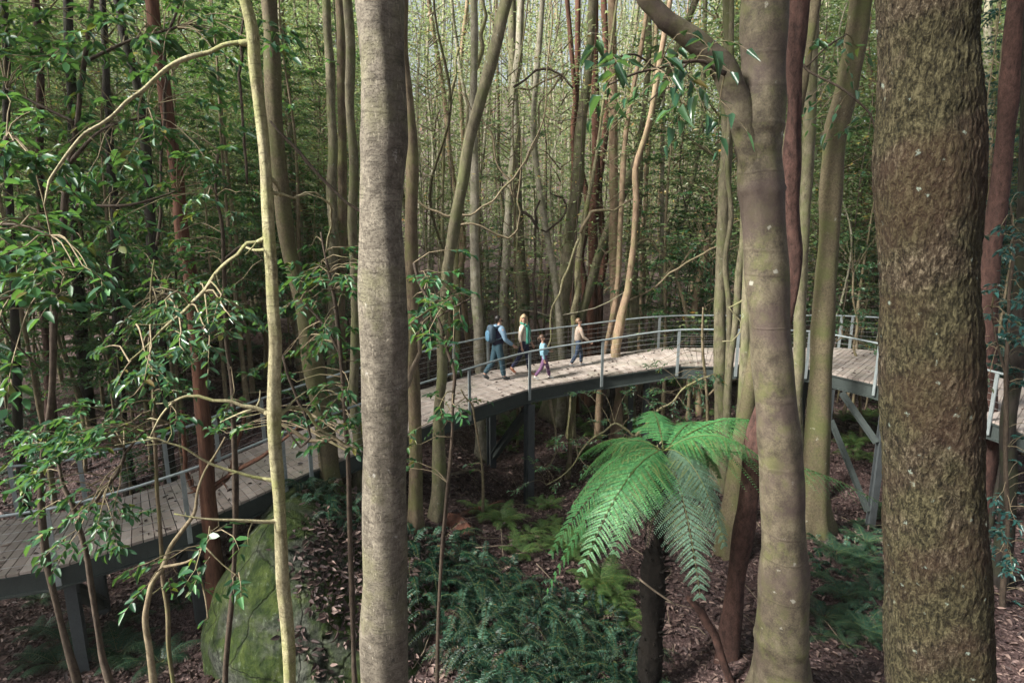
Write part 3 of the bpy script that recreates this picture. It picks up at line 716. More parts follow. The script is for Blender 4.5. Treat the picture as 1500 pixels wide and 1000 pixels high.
V, q = rock(RC, (2.15, 2.0, 2.0), 2.5, 11, .10)
z01 = np.clip((V[:, 2] + .6) / 2.6, 0, 1)
V[:, 0] += np.where(V[:, 0] < 0, .30 * z01, -.10 * z01); V[:, 1] += .75 * z01          # leaning faces
V[:, 2] -= .46 * np.clip(V[:, 0] + 1.15, 0, 3.2) * z01 ** .5                                             # the top falls to the right
V += RC
mb = MB(); mb.add(V, q)
rk = mb.build('mossy_boulder', M['rock'], off=(RC[0], RC[1], float(ground(RC[0], RC[1]))))
tag(rk, 'big moss covered boulder beside the boardwalk behind the thin pale sapling', 'boulder')
ROCK = bvhtree.BVHTree.FromPolygons([tuple(v) for v in V], [tuple(f) for f in q.tolist()])
def top_z(x, y):
    h = ROCK.ray_cast(Vector((x, y, 30)), Vector((0, 0, -1)))
    g = float(ground(x, y))
    if h[0] is not None and h[0].z > g: return h[0].z, np.array(h[1]) * (1 if h[1].z > 0 else -1)
    return g, np.array([0, 0, 1.0])

# ------------------------------------------------------------------ leaf litter
rg = np.random.default_rng(21)
def scatter_ground(n, x0, x1, y0, y1, rng):
    x = rng.uniform(x0, x1, n); y = y0 + (y1 - y0) * rng.uniform(0, 1, n) ** 1.3
    return x, y
x, y = scatter_ground(60000, -13, 15, 6.5, 27, rg); z = ground(x, y)
keep = np.abs(x) < .95 * y + 1
x, y, z = x[keep], y[keep], z[keep]
P = np.stack([x, y, z + rg.uniform(.005, .035, len(x))], -1)
nr = unit(np.stack([rg.normal(0, .45, len(x)), rg.normal(0, .45, len(x)), np.ones(len(x))], -1)); dr = rdirs(len(x), rg, .25)
mb = MB(); leaves(mb, P, dr, nr, rg.uniform(.06, .16, len(x)), .42, OVAL)
P = []; N = []
for _ in range(5200):
    xx, yy = rg.uniform(-3.9, -.8), rg.uniform(7.6, 11.2)
    zz, n = top_z(xx, yy)
    if n[2] > .55 and (xx > -3.2 - .4 * rg.random() ** 2 or rg.random() < .02): P.append((xx, yy, zz + rg.uniform(.005, .03))); N.append(n + rg.normal(size=3) * .4)
if P: leaves(mb, np.array(P), rdirs(len(P), rg, .3), unit(N), rg.uniform(.07, .16, len(P)), .42, OVAL)
q = []
for _ in range(700):
    i = int(rg.integers(0, NS - 1)); u, v = rg.random(), rg.random() ** (.6 if rg.random() < .5 else 1.6)
    p = (near[i] * (1 - u) + near[i + 1] * u) * v + (far[i] * (1 - u) + far[i + 1] * u) * (1 - v); q.append(p + (0, 0, .012))
leaves(mb, np.array(q), rdirs(len(q), rg, .1), unit(rg.normal(size=(len(q), 3)) * .2 + [0, 0, 1]), rg.uniform(.05, .12, len(q)), .42, OVAL)
# twigs in the litter
for _ in range(420):
    yy = rg.uniform(7.5, 26); xx = rg.uniform(-.8, .85) * yy; a = rg.uniform(0, PI); L = rg.uniform(.2, 1.3)
    p = np.array([xx, yy, 0]); qv = p + np.array([math.cos(a), math.sin(a), 0]) * L
    p[2] = ground(p[0], p[1]) + .02; qv[2] = ground(qv[0], qv[1]) + rg.uniform(.02, .12)
    tube(mb, [p, (p + qv) / 2 + rg.normal(size=3) * .03, qv], rg.uniform(.004, .014), 4, .3, m=1)
tag(mb.build('leaf_litter', [M['litter'], M['dead']]), 'loose dead leaves and twigs lying over the forest floor', 'leaf litter', kind='stuff')

# ------------------------------------------------------------------ crowns and trunks to copy
def crown_mesh(name, rng, z0, z1, rad, ncl, nlf, lf, mat, core=0.0, spread=1.0, limbs=True):
    mb = MB(); 
    for c in range(ncl):
        t = rng.random() ** .75; z = z0 + (z1 - z0) * t
        R = rad * (.35 + .65 * math.sin(PI * min(1, .15 + .8 * t))) * rng.uniform(.15, 1)
        a = rng.uniform(0, 2 * PI); cen = np.array([R * math.cos(a), R * math.sin(a), z])
        if limbs: tube(mb, [np.array([0, 0, z - R * .55 - .2]), np.array([cen[0] * .5, cen[1] * .5, z - R * .15]), cen], [.03, .018, .006], 4, .8, m=1, cap=False)
        n = int(nlf * rng.uniform(.5, 1.4)); s = spread * rng.uniform(.5, 1.1)
        p = cen + rng.normal(size=(n, 3)) * np.array([s, s, s * .42])
        leaves(mb, p, rdirs(n, rng, .6) + np.array([0, 0, -.25]), unit(rng.normal(size=(n, 3)) * 1.0 + [0, -.35, .8]), lf * rng.uniform(.6, 1.25, n), .45, DIAM)
    return mb.mesh(name, [mat, M['twig']])
rc = np.random.default_rng(5)
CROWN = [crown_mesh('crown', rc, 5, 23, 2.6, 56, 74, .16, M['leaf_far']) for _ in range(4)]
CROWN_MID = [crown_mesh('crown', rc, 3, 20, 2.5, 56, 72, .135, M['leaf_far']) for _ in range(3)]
CROWN_THIN = [crown_mesh('crown', rc, 3, 19, 2.2, 30, 44, .17, M['leaf_haze_glow']) for _ in range(2)]
CROWN_TOP = [crown_mesh('crown', rc, -3, 4.5, 3.6, 60, 120, .17, M['leaf_mid'], spread=.9) for _ in range(3)]
def trunk_mesh(rng, H, r, wob, sides=9):
    n = 8; z = np.linspace(-.4, H, n); P = np.stack([np.cumsum(rng.normal(0, wob, n)), np.cumsum(rng.normal(0, wob, n)), z], -1); P[:, :2] -= P[0, :2]
    R = r * np.linspace(1, .5, n); R[0] *= 1.35
    mb = MB(); tube(mb, P, R, sides, .7, rough=.10, rng=rng); 
    for _ in range(3):
        zz = rng.uniform(3, 14); i = np.searchsorted(z, zz); a = rng.uniform(0, 6.28); L = rng.uniform(.8, 2.6); b = P[min(i, n - 1)] * 0 + np.array([np.interp(zz, z, P[:, 0]), np.interp(zz, z, P[:, 1]), zz])
        d = np.array([math.cos(a), math.sin(a), .5]); tube(mb, [b, b + d * L * .5, b + d * L + [0, 0, L * rng.uniform(-.3, .5)]], [r * .3, r * .2, r * .06], 5, .4)
    return mb.mesh('trunk', M['mossy'])
rt = np.random.default_rng(9)
TRUNK = [trunk_mesh(rt, 27, .105, .22) for _ in range(6)] + [trunk_mesh(rt, 25, .045, .42, 7) for _ in range(5)]

# ------------------------------------------------------------------ trees placed one by one
def pixel_path(pts, Y, dy=None):
    if len(pts) >= 4:                                   # small natural kinks between the points
        g = np.random.default_rng(int(abs(pts[0][0] * 7 + pts[1][1] * 3)) + len(pts)); q = []; e = []
        for k in range(len(pts)):
            q.append(pts[k]); e.append(dy[k] if dy else 0)
            if k < len(pts) - 1:
                a, b = pts[k], pts[k + 1]; L = math.hypot(b[0] - a[0], b[1] - a[1]); wm = max(a[2], b[2]); j = min(.045 * L, .35 * wm + 1) if wm < 11 else .015 * L if wm < 30 else .010 * L if wm < 60 else .006 * L
                q.append(((a[0] + b[0]) / 2 + g.normal() * j, (a[1] + b[1]) / 2 + g.normal() * j, (a[2] + b[2]) / 2 * g.uniform(.93, 1.05))); e.append((e[-1] + (dy[k + 1] if dy else 0)) / 2)
        pts = q; dy = e
    P = []; R = []
    for k, (px, py, w) in enumerate(pts):
        yy = Y + (dy[k] if dy else 0)
        p = at_y(px, py, yy); P.append(p); R.append(w / 2 / FPX * ((p - CAM) @ FW) * math.cos(math.atan((px - 750) / FPX)))
    return np.array(P), np.array(R)
def hand_tree(name, label, cat, Y, pts, mat, sides=14, rough=.07, up=6, crown=None, crown_scale=1.0, base=None, seed=0, step=.25, fine=None, flare=.5, group=None, limbs=(), dy=None, to_ground=True, stop_top=False):
    """pts from the top of the photo downwards: (x, y, width); the trunk runs on below to the ground and above the frame"""
    P, R = pixel_path(pts, Y, dy)
    P = P[::-1]; R = R[::-1]
    if to_ground:
        g = float(ground(P[0][0], P[0][1]))
        if P[0][2] > g + .05:
            d = P[0] - P[1]; d = d / max(.1, -d[2]) * (P[0][2] - g) if d[2] < -.1 else np.array([0, 0, -(P[0][2] - g)])
            d[:2] *= .5; e = P[0] + d; e[2] = float(ground(e[0], e[1])) - .15
            P = np.concatenate([[e], P]); R = np.concatenate([[R[0] * (1.0 + .25 * flare)], R])
        else:
            P[0][2] = min(P[0][2], g - .12)
    if not stop_top:
        d = unit(P[-1] - P[-2]); d[2] = max(d[2], .8); d = unit(d)
        P = np.concatenate([P, [P[-1] + d * up * .5, P[-1] + d * up + (.1, .1, 0)]]); R = np.concatenate([R, [R[-1] * .9, R[-1] * .7]])
    base_p = (P[0][0], P[0][1], float(ground(P[0][0], P[0][1])))
    T = thing(name, label, cat, base_p, group)
    g = np.random.default_rng(seed + 100)
    mb = MB(); Ps, Rs = smooth_path(P, R, step)
    h = Ps[:, 2] - base_p[2]; Rs = Rs * (1 + flare * np.exp(-np.clip(h, 0, 9) / (.35 + 1.5 * R[0])))
    ph = g.uniform(0, 6.28); nl = int(g.integers(4, 7)); R0 = R[0]; b2 = base_p[2]
    def lobes(th, s, Q):
        e = np.exp(-np.clip(Q[:, 2:3] - b2, 0, 9) / (.16 + 1.0 * R0))
        return R0 * flare * .9 * e * (np.cos(nl * th + ph) * .6 + .5 * np.cos(2 * th + 2 * ph)) + (fine(th, s, Q) if fine else 0)
    tube(mb, Ps, Rs, sides, step, rough=rough, rng=g, fine=lobes, raw=True)
    for L in limbs:                                         # each limb: list of (x, y, w), depth offset at the end
        lp, off = L
        n = len(lp); q, r = pixel_path(lp, Y, [off * (k / (n - 1)) + (dy[0] if dy else 0) for k in range(n)]); tube(mb, q, r, 8 if r[0] < .08 else 16, .04 if r[0] < .08 else .06, rough=.16 if r[0] < .08 else .06, rng=g)
        if r[0] < .08 and n > 3:                             # collar, stubs and short side twigs
            tube(mb, [q[0] + (q[0] - q[1]) * .15, q[0], q[1]], [r[0] * 1.9, r[0] * 1.5, r[1]], 8, .03, rough=.1, rng=g)
            for _ in range(5):
                j = int(g.integers(1, len(q) - 1)); d_ = unit(unit(q[j + 1] - q[j]) + g.normal(0, .7, 3)); Lt = g.uniform(.05, .28)
                tube(mb, [q[j], q[j] + d_ * Lt * .5 + g.normal(0, .012, 3), q[j] + d_ * Lt], [r[j] * .55, r[j] * .4, r[j] * .15], 5, .05, rough=.15, rng=g)
    mb.build('trunk', mat, T)
    if crown is not None and Y < 8.8: crown_scale = max(crown_scale, 1.1)  # near crowns enlarged above the frame to darken what stands below
    if crown is not None:
        o = child('crown', crown, T); o.location = tuple(P[-1] - np.array(base_p)); o.scale = (crown_scale,) * 3; o.rotation_euler = (0, 0, g.uniform(0, 6))
    return T

def ridges(seed, nz, nt, amp):
    g = np.random.default_rng(seed)
    A = g.random((400, nt))
    def f(th, s, P):
        row = s * nz; u = (th / (2 * PI) * nt + .55 * np.sin(row * .9) + .3 * np.sin(row * 2.3)) % nt
        i = np.floor(row).astype(int) % 400; j = np.floor(u).astype(int) % nt; fr = row - np.floor(row); fu = u - np.floor(u)
        v = (A[i, j] * (1 - fr) + A[(i + 1) % 400, j] * fr)
        edge = np.minimum(1, np.minimum(fu, 1 - fu) * 5)
        return amp * (v * edge - .4)
    return f
def rings(levels, base_z):
    def f(th, s, P):
        z = P[:, 2:3] + .03 * np.sin(th + 1) + .012 * np.sin(3 * th)
        r = 0
        for lv, w, a in levels: r = r + a * np.exp(-((z - lv) / w) ** 2)
        return r + 0 * th
    return f
def zat(py, Y, px=1120): return at_y(px, py, Y)[2]

hand_tree('tree', 'thick smooth grey trunk with knots standing left of the walkers, closest of the pale trunks', 'tree', 4.7,
          [(555, -6, 74), (559, 70, 70), (562, 150, 72), (563, 200, 71), (560, 300, 66), (561, 430, 68), (564, 560, 66), (562, 690, 68), (563, 850, 66), (562, 1010, 66)],
          M['smooth_grey'], 40, .06, 8, CROWN_TOP[0], 1.05, seed=1, step=.05)
YB = 7.4
TB = hand_tree('tree', 'big smooth trunk with ring bands and a thick limb bending up to the left', 'tree', YB,
          [(1122, -6, 70), (1118, 100, 66), (1111, 200, 74), (1114, 260, 70), (1122, 400, 64), (1128, 500, 62), (1138, 600, 62), (1146, 700, 68), (1148, 800, 70), (1147, 900, 72), (1144, 985, 80)],
          M['banded'], 48, .035, 8, CROWN_TOP[1], 1.1, seed=2, step=.05, flare=.22,
          fine=rings([(zat(188, YB), .02, .022), (zat(202, YB), .05, -.012), (zat(217, YB), .016, .016), (zat(278, YB), .018, .022), (zat(300, YB), .04, -.006), (zat(935, YB), .05, .02)], 0),
          limbs=[([(1112, 290, 40), (1101, 220, 48), (1084, 160, 44), (1060, 100, 37), (1015, 58, 34), (975, 30, 29), (945, -2, 25), (925, -50, 22)], -.35)])
TB.children[0].data.materials[0] = banded([(zat(p, YB) - TB.location.z, w, a) for p, w, a in ((192, .055, .95), (217, .05, .9), (203, .14, .6), (282, .06, .95), (294, .10, .6), (250, .3, .2), (130, .03, .7), (363, .03, .7), (430, .025, .6), (600, .025, .6), (760, .025, .6), (940, .06, .5))])
hand_tree('tree', 'huge rough flaky barked trunk with moss and lichen nearest the camera', 'tree', 4.1,
          [(1360, -6, 163), (1360, 150, 160), (1360, 330, 158), (1361, 500, 157), (1365, 700, 155), (1370, 850, 154), (1374, 1010, 156)],
          M['rough'], 220, .03, 9, CROWN_TOP[2], 1.1, seed=3, step=.017, fine=ridges(4, 21, 56, .013))
hand_tree('sapling_tree', 'thin pale yellowish sapling trunk with bare curved branches before the boulder', 'tree', 4.6,
          [(356, -6, 16), (372, 90, 18), (384, 190, 18), (392, 300, 20), (398, 400, 19), (404, 500, 19), (402, 600, 20), (407, 700, 20), (412, 800, 19), (420, 900, 18), (425, 1010, 17)],
          M['pole'], 20, .09, 8.5, CROWN_TOP[0], .5, seed=4, step=.05,
          limbs=[([(368, 64, 9), (330, 66, 8), (285, 82, 8), (245, 100, 7), (210, 132, 7), (165, 170, 6), (125, 195, 6), (95, 230, 5), (72, 265, 5), (65, 300, 3)], -.5),
                 ([(390, 348, 7), (362, 356, 6), (335, 382, 5), (300, 425, 5), (270, 456, 4), (235, 485, 3), (190, 528, 2)], -.3),
                 ([(392, 365, 5), (372, 366, 4), (355, 360, 3)], .2),
                 ([(400, 606, 10), (375, 597, 7), (340, 588, 6), (290, 580, 6), (258, 586, 5), (232, 615, 4), (220, 640, 3)], -.2),
                 ([(405, 608, 9), (428, 596, 6), (448, 600, 5), (462, 622, 4), (490, 640, 3), (505, 650, 2)], .4),
                 ([(405, 704, 7), (370, 698, 5), (325, 685, 5), (285, 665, 4), (245, 648, 4), (215, 640, 3)], -.3),
                 ([(410, 762, 6), (370, 763, 5), (320, 761, 4), (255, 752, 3)], -.3),
                 ([(398, 262, 6), (406, 270, 5), (411, 288, 4)], .1), ([(396, 282, 4), (430, 290, 4), (462, 282, 4), (484, 300, 4), (486, 330, 3), (478, 370, 2)], .5)])
# the trunks that stand between the camera and the boardwalk
hand_tree('tree', 'twisted reddish brown trunk pressed behind the ring banded trunk', 'tree', 8.6,
          [(1172, -6, 30), (1163, 100, 26), (1160, 200, 26), (1158, 300, 27), (1162, 370, 26), (1158, 420, 24), (1135, 530, 26), (1108, 640, 27), (1095, 740, 28), (1078, 860, 28), (1062, 980, 30)], M['red'], 24, .14, 7, CROWN_TOP[0], .7, seed=5, step=.08, flare=.12)
hand_tree('tree', 'grey brown speckled trunk bending left between banded and rough barked trunks', 'tree', 12.2,
          [(1262, -6, 36), (1250, 80, 34), (1240, 130, 34), (1225, 185, 36), (1217, 280, 34), (1210, 400, 33), (1204, 520, 35), (1197, 650, 37), (1190, 740, 42)], M['speckled'], 22, .05, 7, CROWN_TOP[1], .8, seed=6, step=.12)
hand_tree('tree', 'slim mossy trunk standing between the reddish trunk and the speckled bent trunk', 'tree', 14.2,
          [(1190, -6, 20), (1186, 150, 20), (1180, 300, 18), (1172, 450, 18), (1166, 600, 18), (1162, 700, 20)], M['mossy'], 14, .06, 7, CROWN_TOP[2], .6, seed=7)
hand_tree('tree', 'mossy olive trunk in front of the boardwalk just left of the banded trunk', 'tree', 15.0,
          [(1066, -6, 16), (1064, 150, 17), (1062, 260, 20), (1057, 400, 18), (1055, 500, 18), (1056, 603, 19)], M['mossy'], 14, .06, 8, CROWN_TOP[0], .6, seed=8)
hand_tree('tree', 'thin green stem next to the mossy olive trunk before the boardwalk', 'tree', 14.7,
          [(1072, -6, 8), (1070, 160, 8), (1071, 320, 8), (1068, 450, 9), (1064, 607, 10)], M['mossy'], 10, .06, 8, seed=9)
hand_tree('tree', 'thin dark stem curving up towards the left edge of the banded trunk', 'tree', 14.4,
          [(1094, 250, 10), (1088, 360, 11), (1080, 440, 11), (1070, 530, 10), (1066, 607, 10)], M['mossy'], 10, .06, 9, seed=10)
hand_tree('tree', 'short mossy trunk standing half hidden left of the leaning brown stem', 'tree', 13.0,
          [(1094, 430, 15), (1090, 560, 17), (1086, 640, 18), (1084, 760, 20), (1080, 800, 22)], M['mossy'], 12, .06, 9, seed=11)
hand_tree('tree', 'stout mossy stump like trunk behind the grey tree fern fronds', 'tree', 11.6,
          [(1100, 560, 22), (1085, 660, 30), (1072, 760, 34), (1064, 870, 36)], M['speckled'], 16, .08, 9, seed=12)
hand_tree('tree', 'slender straight reddish trunk passing in front of the lower boardwalk on the left', 'tree', 9.9,
          [(222, -6, 20), (238, 110, 20), (250, 200, 21), (264, 320, 21), (278, 400, 22), (287, 500, 22), (296, 600, 23), (303, 690, 24), (308, 760, 25)], M['rust'], 16, .06, 7, CROWN_TOP[1], .7, seed=13,
          limbs=[([(300, 722, 8), (283, 714, 7), (272, 690, 7), (270, 650, 6), (266, 600, 5)], .2), ([(304, 720, 8), (325, 708, 7), (338, 690, 7), (346, 655, 6), (360, 600, 5)], .3), ([(306, 715, 7), (345, 690, 6), (385, 668, 6), (420, 640, 5), (448, 610, 3)], .3)])
hand_tree('tree', 'thick speckled trunk in front of the rail right of the thin pale sapling', 'tree', 11.5,
          [(393, -6, 25), (400, 120, 25), (406, 220, 26), (418, 330, 24), (432, 400, 24), (449, 480, 27), (465, 570, 29), (480, 660, 28), (488, 722, 32)], M['speckled'], 18, .07, 8, CROWN_TOP[2], .8, seed=14, step=.15)
hand_tree('tree', 'slim mossy trunk just left of the thick grey trunk', 'tree', 12.2, [(508, -6, 14), (512, 150, 14), (516, 330, 14), (520, 520, 14), (524, 640, 15), (528, 722, 17)], M['mossy'], 12, .06, 8, CROWN_TOP[0], .6, seed=15)
hand_tree('tree', 'grey brown trunk half hidden behind the right side of the thick grey trunk', 'tree', 11.2, [(590, -6, 18), (597, 150, 18), (602, 300, 18), (605, 450, 19), (607, 600, 20), (609, 768, 20)], M['brown'], 14, .06, 8, CROWN_TOP[1], .6, seed=16)
hand_tree('tree', 'leaning mossy trunk that bends up to the right before the man', 'tree', 11.9,
          [(744, -6, 17), (730, 50, 17), (716, 105, 17), (688, 205, 17), (668, 315, 16), (655, 395, 16), (647, 490, 16), (643, 600, 16), (641, 774, 19)], M['mossy'], 16, .07, 8, CROWN_TOP[2], .6, seed=17, step=.15)
hand_tree('tree', 'reddish mauve trunk leaning right at the far right edge beyond the rough barked trunk', 'tree', 12.6,
          [(1492, -6, 32), (1482, 90, 32), (1474, 180, 32), (1463, 290, 32), (1452, 380, 32), (1446, 480, 32), (1444, 640, 34)], M['red'], 16, .07, 8, CROWN_TOP[0], .8, seed=18)
hand_tree('tree', 'dark slim trunk by the rail at the far right edge under bluish leaves', 'tree', 10.6, [(1500, 300, 20), (1494, 450, 22), (1487, 560, 24), (1478, 690, 26)], M['dark'], 12, .07, 10, seed=19)
hand_tree('tree', 'thin dark stem in front of the right end of the boardwalk', 'tree', 11.2, [(1490, 380, 7), (1484, 480, 8), (1478, 560, 8), (1468, 640, 9), (1460, 720, 9)], M['dark'], 8, .07, 10, seed=20)
# trunks beyond the boardwalk
BG = 'tall trunks beyond the boardwalk'
for lab, Y, mat, pts in (
    ('pale grey trunk rising behind the man with backpack', 18.2, 'pale', [(694, -6, 11), (694, 120, 11), (694, 215, 12), (695, 300, 13), (696, 400, 14), (701, 480, 15), (704, 560, 15), (707, 680, 17)]),
    ('slender whitish trunk with a crook rising behind the woman', 21, 'pale', [(764, -6, 11), (760, 80, 12), (755, 180, 12), (753, 230, 12), (746, 300, 12), (741, 390, 12), (737, 470, 13), (734, 560, 14)]),
    ('mossy trunk directly behind the blond woman', 24, 'mossy', [(750, -6, 12), (752, 150, 13), (757, 280, 15), (762, 390, 17), (766, 470, 20), (768, 560, 22)]),
    ('thick mossy trunk leaning right in the gap between woman and boy', 20.5, 'mossy', [(868, -6, 12), (862, 100, 13), (853, 170, 15), (848, 230, 17), (838, 320, 19), (830, 400, 20), (822, 480, 21), (812, 590, 26)]),
    ('thin yellowish stem right behind the boy', 19.4, 'pole', [(880, 180, 4), (868, 260, 6), (856, 320, 8), (850, 360, 8), (846, 430, 9), (842, 480, 9), (840, 575, 10)]),
    ('grey trunk slanting up to the right above the boy', 21.4, 'mossy', [(938, 220, 11), (915, 280, 12), (894, 328, 13), (875, 380, 13), (860, 435, 14), (848, 480, 14), (840, 590, 15)]),
    ('bright rusty red trunk right of the boy, left one of the rusty cluster', 22.6, 'rust', [(846, 60, 8), (852, 250, 9), (857, 340, 10), (857, 420, 10), (856, 500, 11)]),
    ('rusty brown trunk in the middle of the rusty cluster', 22.2, 'rust', [(872, -6, 10), (873, 180, 12), (872, 280, 14), (869, 380, 14), (867, 490, 15)]),
    ('dark rusty trunk on the right of the rusty cluster', 22.8, 'rust', [(887, 60, 9), (884, 220, 10), (881, 330, 10), (879, 420, 10), (876, 500, 11)]),
    ('dark red dead stem joined to the leaning mossy trunk high above the boy', 21.2, 'rust', [(840, 110, 7), (840, 180, 9), (841, 250, 8), (842, 330, 7), (838, 430, 8)]),
    ('straight creamy trunk right of the rusty cluster', 20.4, 'tan', [(897, -6, 13), (898, 150, 13), (899, 300, 13), (900, 420, 14), (901, 520, 14), (902, 620, 16)]),
    ('mossy trunk just right of the pinkish trunk that pierces the deck', 21.0, 'mossy', [(950, -6, 8), (945, 150, 9), (937, 250, 10), (932, 330, 11), (929, 440, 14), (925, 520, 14), (922, 605, 15)]),
    ('slim ochre trunk leaning right between the pinkish trunk and the bare lower rails', 24, 'tan', [(960, 80, 6), (951, 200, 7), (946, 300, 7), (942, 400, 8), (938, 500, 9)]),
    ('twin mossy trunk left of the grey trunk, standing behind the rail', 16.5, 'mossy', [(478, -6, 13), (484, 100, 14), (488, 220, 14), (489, 340, 15), (489, 470, 16), (490, 600, 17)]),
    ('brown trunk touching the twin mossy trunk behind the rail', 17.0, 'brown', [(497, -6, 14), (500, 110, 14), (501, 260, 14), (500, 400, 15), (499, 520, 15), (499, 600, 17)]),
    ('black forked trunk high on the left beneath dark leaves', 13.5, 'dark', [(170, -6, 12), (180, 50, 13), (196, 105, 14), (205, 145, 15), (214, 220, 16), (222, 340, 17), (232, 450, 18), (238, 560, 18)]),
    ('black slanting trunk high on the left beside the black forked trunk', 14.5, 'dark', [(150, -6, 10), (156, 100, 12), (160, 170, 13), (168, 300, 14), (172, 420, 15), (175, 560, 16)]),
    ('dark trunk far left standing beyond the lower boardwalk rails', 16.0, 'dark', [(100, -6, 15), (106, 150, 16), (110, 300, 18), (115, 430, 20), (122, 520, 21), (128, 620, 22)]),
    ('dim reddish trunk at the far left between two dark trunks', 15.5, 'red', [(52, -6, 12), (58, 200, 13), (64, 380, 14), (70, 500, 16), (74, 600, 17)]),
    ('almost black slim trunk on the left edge of the view', 12.5, 'dark', [(6, -6, 12), (10, 120, 12), (14, 300, 13), (22, 480, 14), (26, 620, 15)]),
    ('whitish trunk high up in the gap left of the speckled bent trunk', 30, 'pale', [(1203, -6, 9), (1203, 120, 9), (1204, 240, 9), (1205, 400, 10), (1206, 520, 11)]),
    ('second whitish trunk touching the speckled bent trunk high up', 31, 'pale', [(1214, -6, 11), (1213, 120, 11), (1213, 260, 11), (1212, 420, 12), (1212, 520, 12)]),
    ('ochre trunk standing in the gap left of the rough barked trunk', 25, 'tan', [(1282, 160, 9), (1276, 240, 10), (1270, 300, 11), (1264, 400, 12), (1258, 500, 13)]),
    ('pale spotted trunk high at the right of the rough barked trunk', 22, 'pale', [(1448, -6, 13), (1447, 100, 13), (1447, 250, 14), (1446, 420, 15), (1446, 540, 16)]),
    ('greenish thin trunk before the pale spotted trunk at the right', 17, 'mossy', [(1478, -6, 8), (1472, 60, 8), (1465, 150, 9), (1460, 260, 9), (1454, 420, 10), (1450, 600, 10)])):
    hand_tree('tree', lab, 'tree', Y, pts, M[mat], 12, .06, 3 + Y * .18, CROWN_TOP[len(lab) % 3], .42, seed=len(lab), group=BG)
hand_tree('tree', 'pinkish tan crooked trunk growing up through the far side of the deck', 'tree', TREE_NOTCH[1],
          [(960, 130, 8), (945, 200, 9), (932, 290, 9), (929, 340, 9), (926, 380, 10), (920, 425, 11), (910, 465, 13), (902, 510, 14), (901, 560, 14), (903, 626, 16)], M['tan'], 14, .07, 8, CROWN_TOP[0], .6, seed=44)
hand_tree('dead_stem', 'black leaning dead stem propped under the boardwalk left of the tan trunk', 'dead tree', 17.6, [(897, 566, 9), (895, 590, 9), (889, 620, 8), (885, 650, 8)], M['dark'], 10, .06, 1, seed=45, stop_top=True)
hand_tree('dead_stem', 'thin brown broken pole standing under the boardwalk between the steel posts', 'dead tree', 16.6, [(840, 576, 6), (838, 610, 6), (835, 650, 6), (833, 682, 7)], M['brown'], 10, .05, 1, seed=46, stop_top=True)

# ------------------------------------------------------------------ labels for what is many: say where from the things one can find
ANCH = [(-400, 'the left edge'), (118, 'the dark far left trunk'), (295, 'the slender reddish trunk'), (402, 'the thin pale sapling'), (562, 'the thick grey trunk'), (655, 'the leaning mossy trunk'),
        (742, 'the whitish crooked trunk'), (870, 'the rusty cluster'), (926, 'the pinkish trunk'), (1060, 'the mossy olive trunk'), (1120, 'the banded trunk'), (1220, 'the speckled bent trunk'), (1365, 'the rough barked trunk'), (1900, 'the right edge')]
ORD = 'first second third fourth fifth sixth seventh eighth ninth tenth eleventh twelfth thirteenth fourteenth fifteenth sixteenth seventeenth eighteenth nineteenth twentieth'.split()
def near_anchor(px):
    k = min(range(len(ANCH)), key=lambda i: abs(ANCH[i][0] - px))
    if 0 < k < len(ANCH) - 1 and abs(ANCH[k][0] - px) < 22: return 'behind ' + ANCH[k][1]
    if k == 0: k = 1
    if k == len(ANCH) - 1: k -= 1
    return ('left of ' if px < ANCH[k][0] else 'right of ') + ANCH[k][1]
def ordinal_labels(items):
    """items: (object, description, point); look-alikes in one place are counted from the left"""
    d = {}
    for o, desc, p in items:
        px, py, dep = to_px(p); d.setdefault(desc + ' ' + near_anchor(px), []).append((float(px), o))
    for lab, lst in d.items():
        lst.sort(key=lambda t: t[0])
        for k, (px, o) in enumerate(lst):
            o['label'] = lab if len(lst) == 1 else lab + (', %s from left' % ORD[min(k, 19)])

# ------------------------------------------------------------------ more trees beyond, each its own
rg = np.random.default_rng(31); placed = []; items = []
mats = ['mossy', 'pale', 'brown', 'speckled', 'tan', 'mossy', 'pale', 'mossy', 'brown', 'pale', 'pale']
colour = dict(mossy='olive', pale='pale', brown='brown', speckled='speckled', tan='ochre', rust='rusty')
tries = 0
while len(placed) < 190 and tries < 9000:
    tries += 1
    y = rg.uniform(18.5, 50) if len(placed) > 40 else rg.uniform(18.5, 30)
    x = rg.uniform(-.9, .92) * y
    if not off_deck(x, y, 2.0): continue
    if any((x - a) ** 2 + (y - b) ** 2 < (.75 + .012 * y) ** 2 for a, b in placed): continue
    placed.append((x, y)); slim = rg.random() < .55
    tm = TRUNK[rg.integers(6, 11)] if slim else TRUNK[rg.integers(0, 6)]
    mt = mats[rg.integers(len(mats))]; s = rg.uniform(.7, 1.35); hz = (8 + .36 * y) / 25 * rg.uniform(.9, 1.1)
    T = thing('forest_tree', None, 'tree', (x, y, float(ground(x, y))), 'forest trees beyond the boardwalk', rg.uniform(0, 6.28))
    lx = rg.normal(0, .035); T.rotation_euler = (rg.normal(0, .03), lx, T.rotation_euler[2])
    o = child('trunk', tm, T, M[mt]); o.scale = (s, s, hz)
    cm = (CROWN if rg.random() < .6 else CROWN_MID); o = child('crown', cm[rg.integers(len(cm))], T); o.scale = (s, s, hz)
    if abs(x / y - .04) < .26: o.scale = (s * .9, s * .9, hz * .8); o.location = (0, 0, hz * 4.5); o.data = CROWN_THIN[rg.integers(2)]
    thick = 'slim' if slim else 'sturdy'
    depth = 'beyond the boardwalk' if y < 25 else ('in mid distance' if y < 36 else 'deep in forest')
    items.append((T, '%s %s tree %s,' % (thick, colour[mt], depth), (x, y, float(ground(x, y)) + 5)))
ordinal_labels(items)

